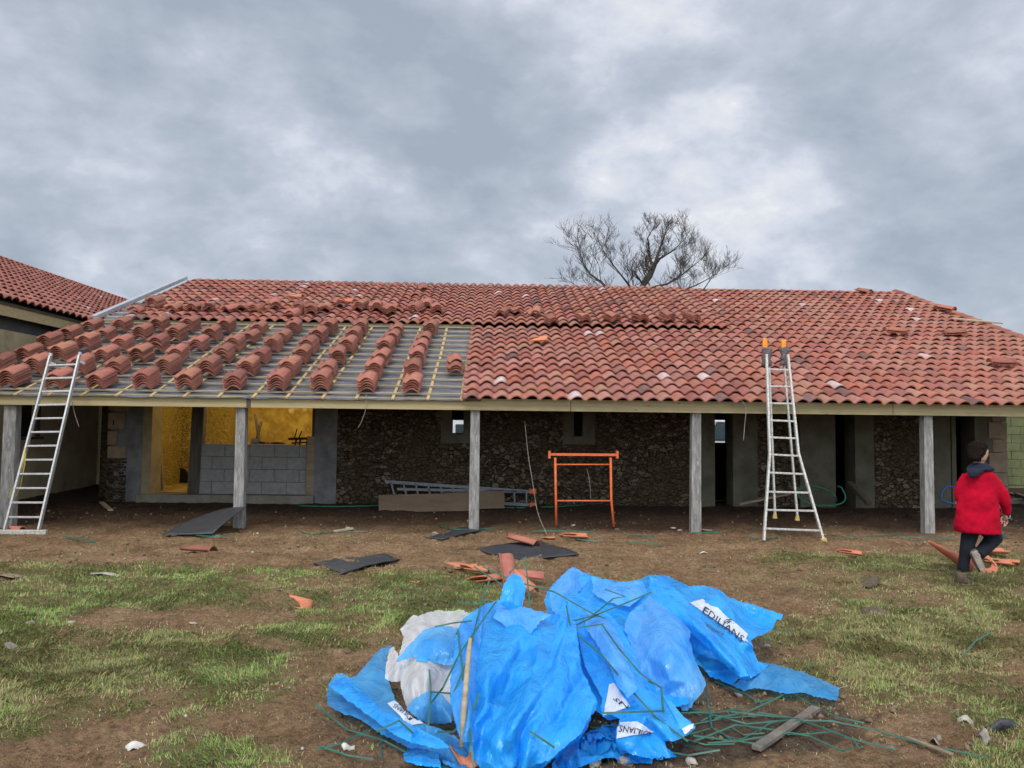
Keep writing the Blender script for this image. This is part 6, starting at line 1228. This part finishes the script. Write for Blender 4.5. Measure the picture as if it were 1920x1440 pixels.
    # hood lying on the back
    m = MB(); m.loft([ell(1837, 868, 12, .08), ell(1837, 873, 18, .115), ell(1838, 879, 25, .135, 0, .04), ell(1837, 884, 22, .12)], 22)
    m.loft([ell(1833, 878, 20, .06, -.10), ell(1828, 885, 15, .05, -.13), ell(1825, 893, 8, .03, -.15), ell(1824, 897, 2, .01, -.15)], 16)
    o = m.build('hood', 'navy', t); rem(o, .009, 3)
    # hair
    m = MB(); m.loft([ell(1829, 865, 8, .05, -.05), ell(1828, 858, 10.5, .07, -.05), ell(1831, 850, 15, .098, -.024), ell(1833, 842, 16.4, .110, -.004), ell(1833, 835, 15.5, .107), ell(1834, 830, 12, .085), ell(1834, 827, 6.5, .05)], 24); o = m.build('hair', 'hair', t); rem(o, .008, 2)
    tx = bpy.data.textures.new('tufts', 'CLOUDS'); tx.noise_scale = .015; dm = o.modifiers.new('tufts', 'DISPLACE'); dm.texture = tx; dm.strength = .02
    w_ = MB(); c = q(1888, 966, .07); pts = [c + Vector((math.cos(a_) * .035, math.sin(a_) * .02, math.sin(a_) * .035)) for a_ in np.linspace(0, 6.28, 14)]; w_.tube(pts, .005, 6, False); w_.build('wrist_band', 'zinc', t, smooth=True)
person()

# ------------------------------------------------------------------ bare tree behind the ridge
def tree():
    YT = 36.0; base = Vector((XA(1205, YT), YT, 0)); t = thing('bare_tree', base, 'leafless winter tree with spreading crown standing behind the roof ridge', 'tree')
    rs = random.Random(5); V = MB(); TH_ = .72; TR = MB()
    def P_(px, py, dy=0): return P(px + 6, 560 - (560 - py) * .95 + 3, YT + dy)
    def limb(pts, r0, r1, mb):
        n = len(pts); mb.tube(pts, [lerp(r0, r1, i / (n - 1)) for i in range(n)], 6 if r0 > .03 else 4, False)
    def grow(p, d_, L, r_, depth):
        n = 4; pts = [p]; c = p.copy(); dd = d_.copy()
        for i in range(n):
            dd = (dd + Vector((rs.uniform(-.22, .22), rs.uniform(-.22, .22), rs.uniform(-.08, .2)))).normalized(); c = c + dd * L / n; pts.append(c.copy())
        limb(pts, r_, max(r_ * .5, .0045), V)
        if depth <= 0: return
        kids = 4 if depth > 1 else 6
        for i in range(kids):
            s_ = pts[rs.choice([1, 2, 3, 4]) if i else 4]
            side = Vector((rs.uniform(-1, 1), rs.uniform(-1, 1), rs.uniform(-.35, .8))).normalized(); nd2 = (dd * .9 + side * rs.uniform(.5, .95)).normalized()
            grow(s_, nd2, L * (rs.uniform(.6, .82) if depth > 1 else rs.uniform(.45, .8)), max(r_ * .5, .0045), depth - 1)
    fork = P_(1188, 560); TR.tube([base, base.lerp(fork, .5), fork], [.42, .34, .26], 12); 
    main = [(1188,560,0,.22),(1200,530,0,.19),(1213,512,.2,.17),(1222,490,0,.13),(1228,468,-.3,.10),(1234,450,0,.07),(1240,432,.3,.045)]
    def path(lst, depth=3, each=1, L=1.3):
        pts = [P_(a, b, c) for a, b, c, r_ in lst]; TR_or = V
        V.tube(pts, [r_ * TH_ for *_, r_ in lst], 8, False)
        for i in range(1, len(lst)):
            for e_ in range(each):
                d_ = (pts[i] - pts[i - 1]).normalized(); side = Vector((rs.uniform(-1, 1), rs.uniform(-1, 1), rs.uniform(-.1, .7))).normalized()
                grow(pts[i], (d_ * .6 + side * .9).normalized(), L * rs.uniform(.7, 1.05), max(.010, lst[i][3] * .32), depth - (1 if i < 2 and each > 1 else 0))
        grow(pts[-1], (pts[-1] - pts[-2]).normalized(), L * .8, lst[-1][3] * .7, depth - 1)
    path(main, 3, 2, .72)
    path([(1218,495,0,.09),(1213,475,.5,.07),(1210,450,.8,.05),(1208,438,.5,.04),(1212,430,.3,.03)], 3, 1, .6)
    path([(1160,575,0,.13),(1140,545,.5,.10),(1122,525,.8,.085),(1100,508,1,.07),(1088,488,1.2,.05),(1082,468,1,.035)], 3, 2, 1.05)
    path([(1190,570,0,.11),(1180,545,-.8,.09),(1172,528,-1,.075),(1160,512,-1.4,.055),(1145,492,-1.5,.04),(1130,470,-1.4,.03)], 3, 2, .95)
    path([(1190,550,0,.11),(1215,535,-1,.09),(1245,528,-1.4,.07),(1270,512,-1.2,.05),(1290,495,-1,.035)], 3, 2, 1.0)
    path([(1195,560,0,.10),(1240,538,1,.08),(1275,540,1.5,.06),(1300,530,1.5,.045),(1318,520,1.5,.03),(1330,512,1.4,.02)], 3, 2, .95)
    path([(1150,600,0,.08),(1110,560,1.5,.06),(1090,540,2,.045),(1070,528,2.2,.03)], 3, 1, .9)
    path([(1216,500,0,.08),(1230,478,1,.06),(1252,465,1.4,.045),(1268,450,1.6,.03)], 3, 2, .8)
    path([(1190,590,0,.07),(1290,560,2,.05),(1316,535,2.2,.04),(1325,520,2.2,.03)], 3, 1, .8)
    TR.build('trunk', 'bark', t, smooth=True); V.build('crown', 'bark', t, smooth=True)
tree()

# ------------------------------------------------------------------ vehicles seen through the openings
def van():
    Yv = 34.5; x0 = XA(855, Yv) - 1.2; t = thing('parked_van', (x0 + 1, Yv, 0), 'white van parked behind the building, seen through the slit window', 'van')
    m = MB(); m.hexa([(x0 - 1, Yv, .45), (x0 + 4.2, Yv, .45), (x0 + 4.2, Yv + 1.8, .45), (x0 - 1, Yv + 1.8, .45)], [(x0 - 1, Yv + .12, 2.35), (x0 + 3.0, Yv + .12, 2.35), (x0 + 3.0, Yv + 1.68, 2.35), (x0 - 1, Yv + 1.68, 2.35)]); m.build('body', 'whitecar', t, bevel=.12)
    a = XA(853, Yv); m = MB(); m.box(a, a + .75, Yv + .02, Yv + .09, 1.3, 1.75); m.build('window', 'glass', t, bevel=.03)
    for x in (x0, x0 + 3.3): m = MB(); m.tube([(x, Yv - .03, .34), (x, Yv + .2, .34)], .34, 18); m.build('wheel', 'tyre', t)
    Yc = 33.5; xc = XA(1348, Yc); t = thing('parked_car', (xc, Yc, 0), 'silver car parked behind the building, seen through the open doorway', 'car')
    m = MB(); m.hexa([(xc - 2, Yc, .4), (xc + 2.2, Yc, .4), (xc + 2.2, Yc + 1.7, .4), (xc - 2, Yc + 1.7, .4)], [(xc - 2, Yc + .05, 1.15), (xc + 2.2, Yc + .05, 1.15), (xc + 2.2, Yc + 1.65, 1.15), (xc - 2, Yc + 1.65, 1.15)]); m.build('body', 'silver', t, bevel=.1)
    m = MB(); m.hexa([(xc - .6, Yc + .1, 1.16), (xc + 2.0, Yc + .1, 1.16), (xc + 2.0, Yc + 1.6, 1.16), (xc - .6, Yc + 1.6, 1.16)], [(xc - .1, Yc + .25, 1.95), (xc + 1.8, Yc + .25, 1.95), (xc + 1.8, Yc + 1.45, 1.95), (xc - .1, Yc + 1.45, 1.95)]); m.build('cabin', 'glass', t, bevel=.05)
    m = MB(); m.box(xc - .15, xc + 1.8, Yc + .2, Yc + 1.5, 1.95, 2.05); m.build('roof', 'whitecar', t, bevel=.04)
    for s_ in (0, .9): m = MB(); m.bar((xc - .55 + s_, Yc + .08, 1.16), (xc - .08 + s_ * .8, Yc + .22, 1.96), .08, .06, (0, 1, 0)); m.build('pillar', 'silver', t)
    for x in (xc - 1.2, xc + 1.4): m = MB(); m.tube([(x, Yc - .03, .32), (x, Yc + .2, .32)], .32, 18); m.build('wheel', 'tyre', t)
van()
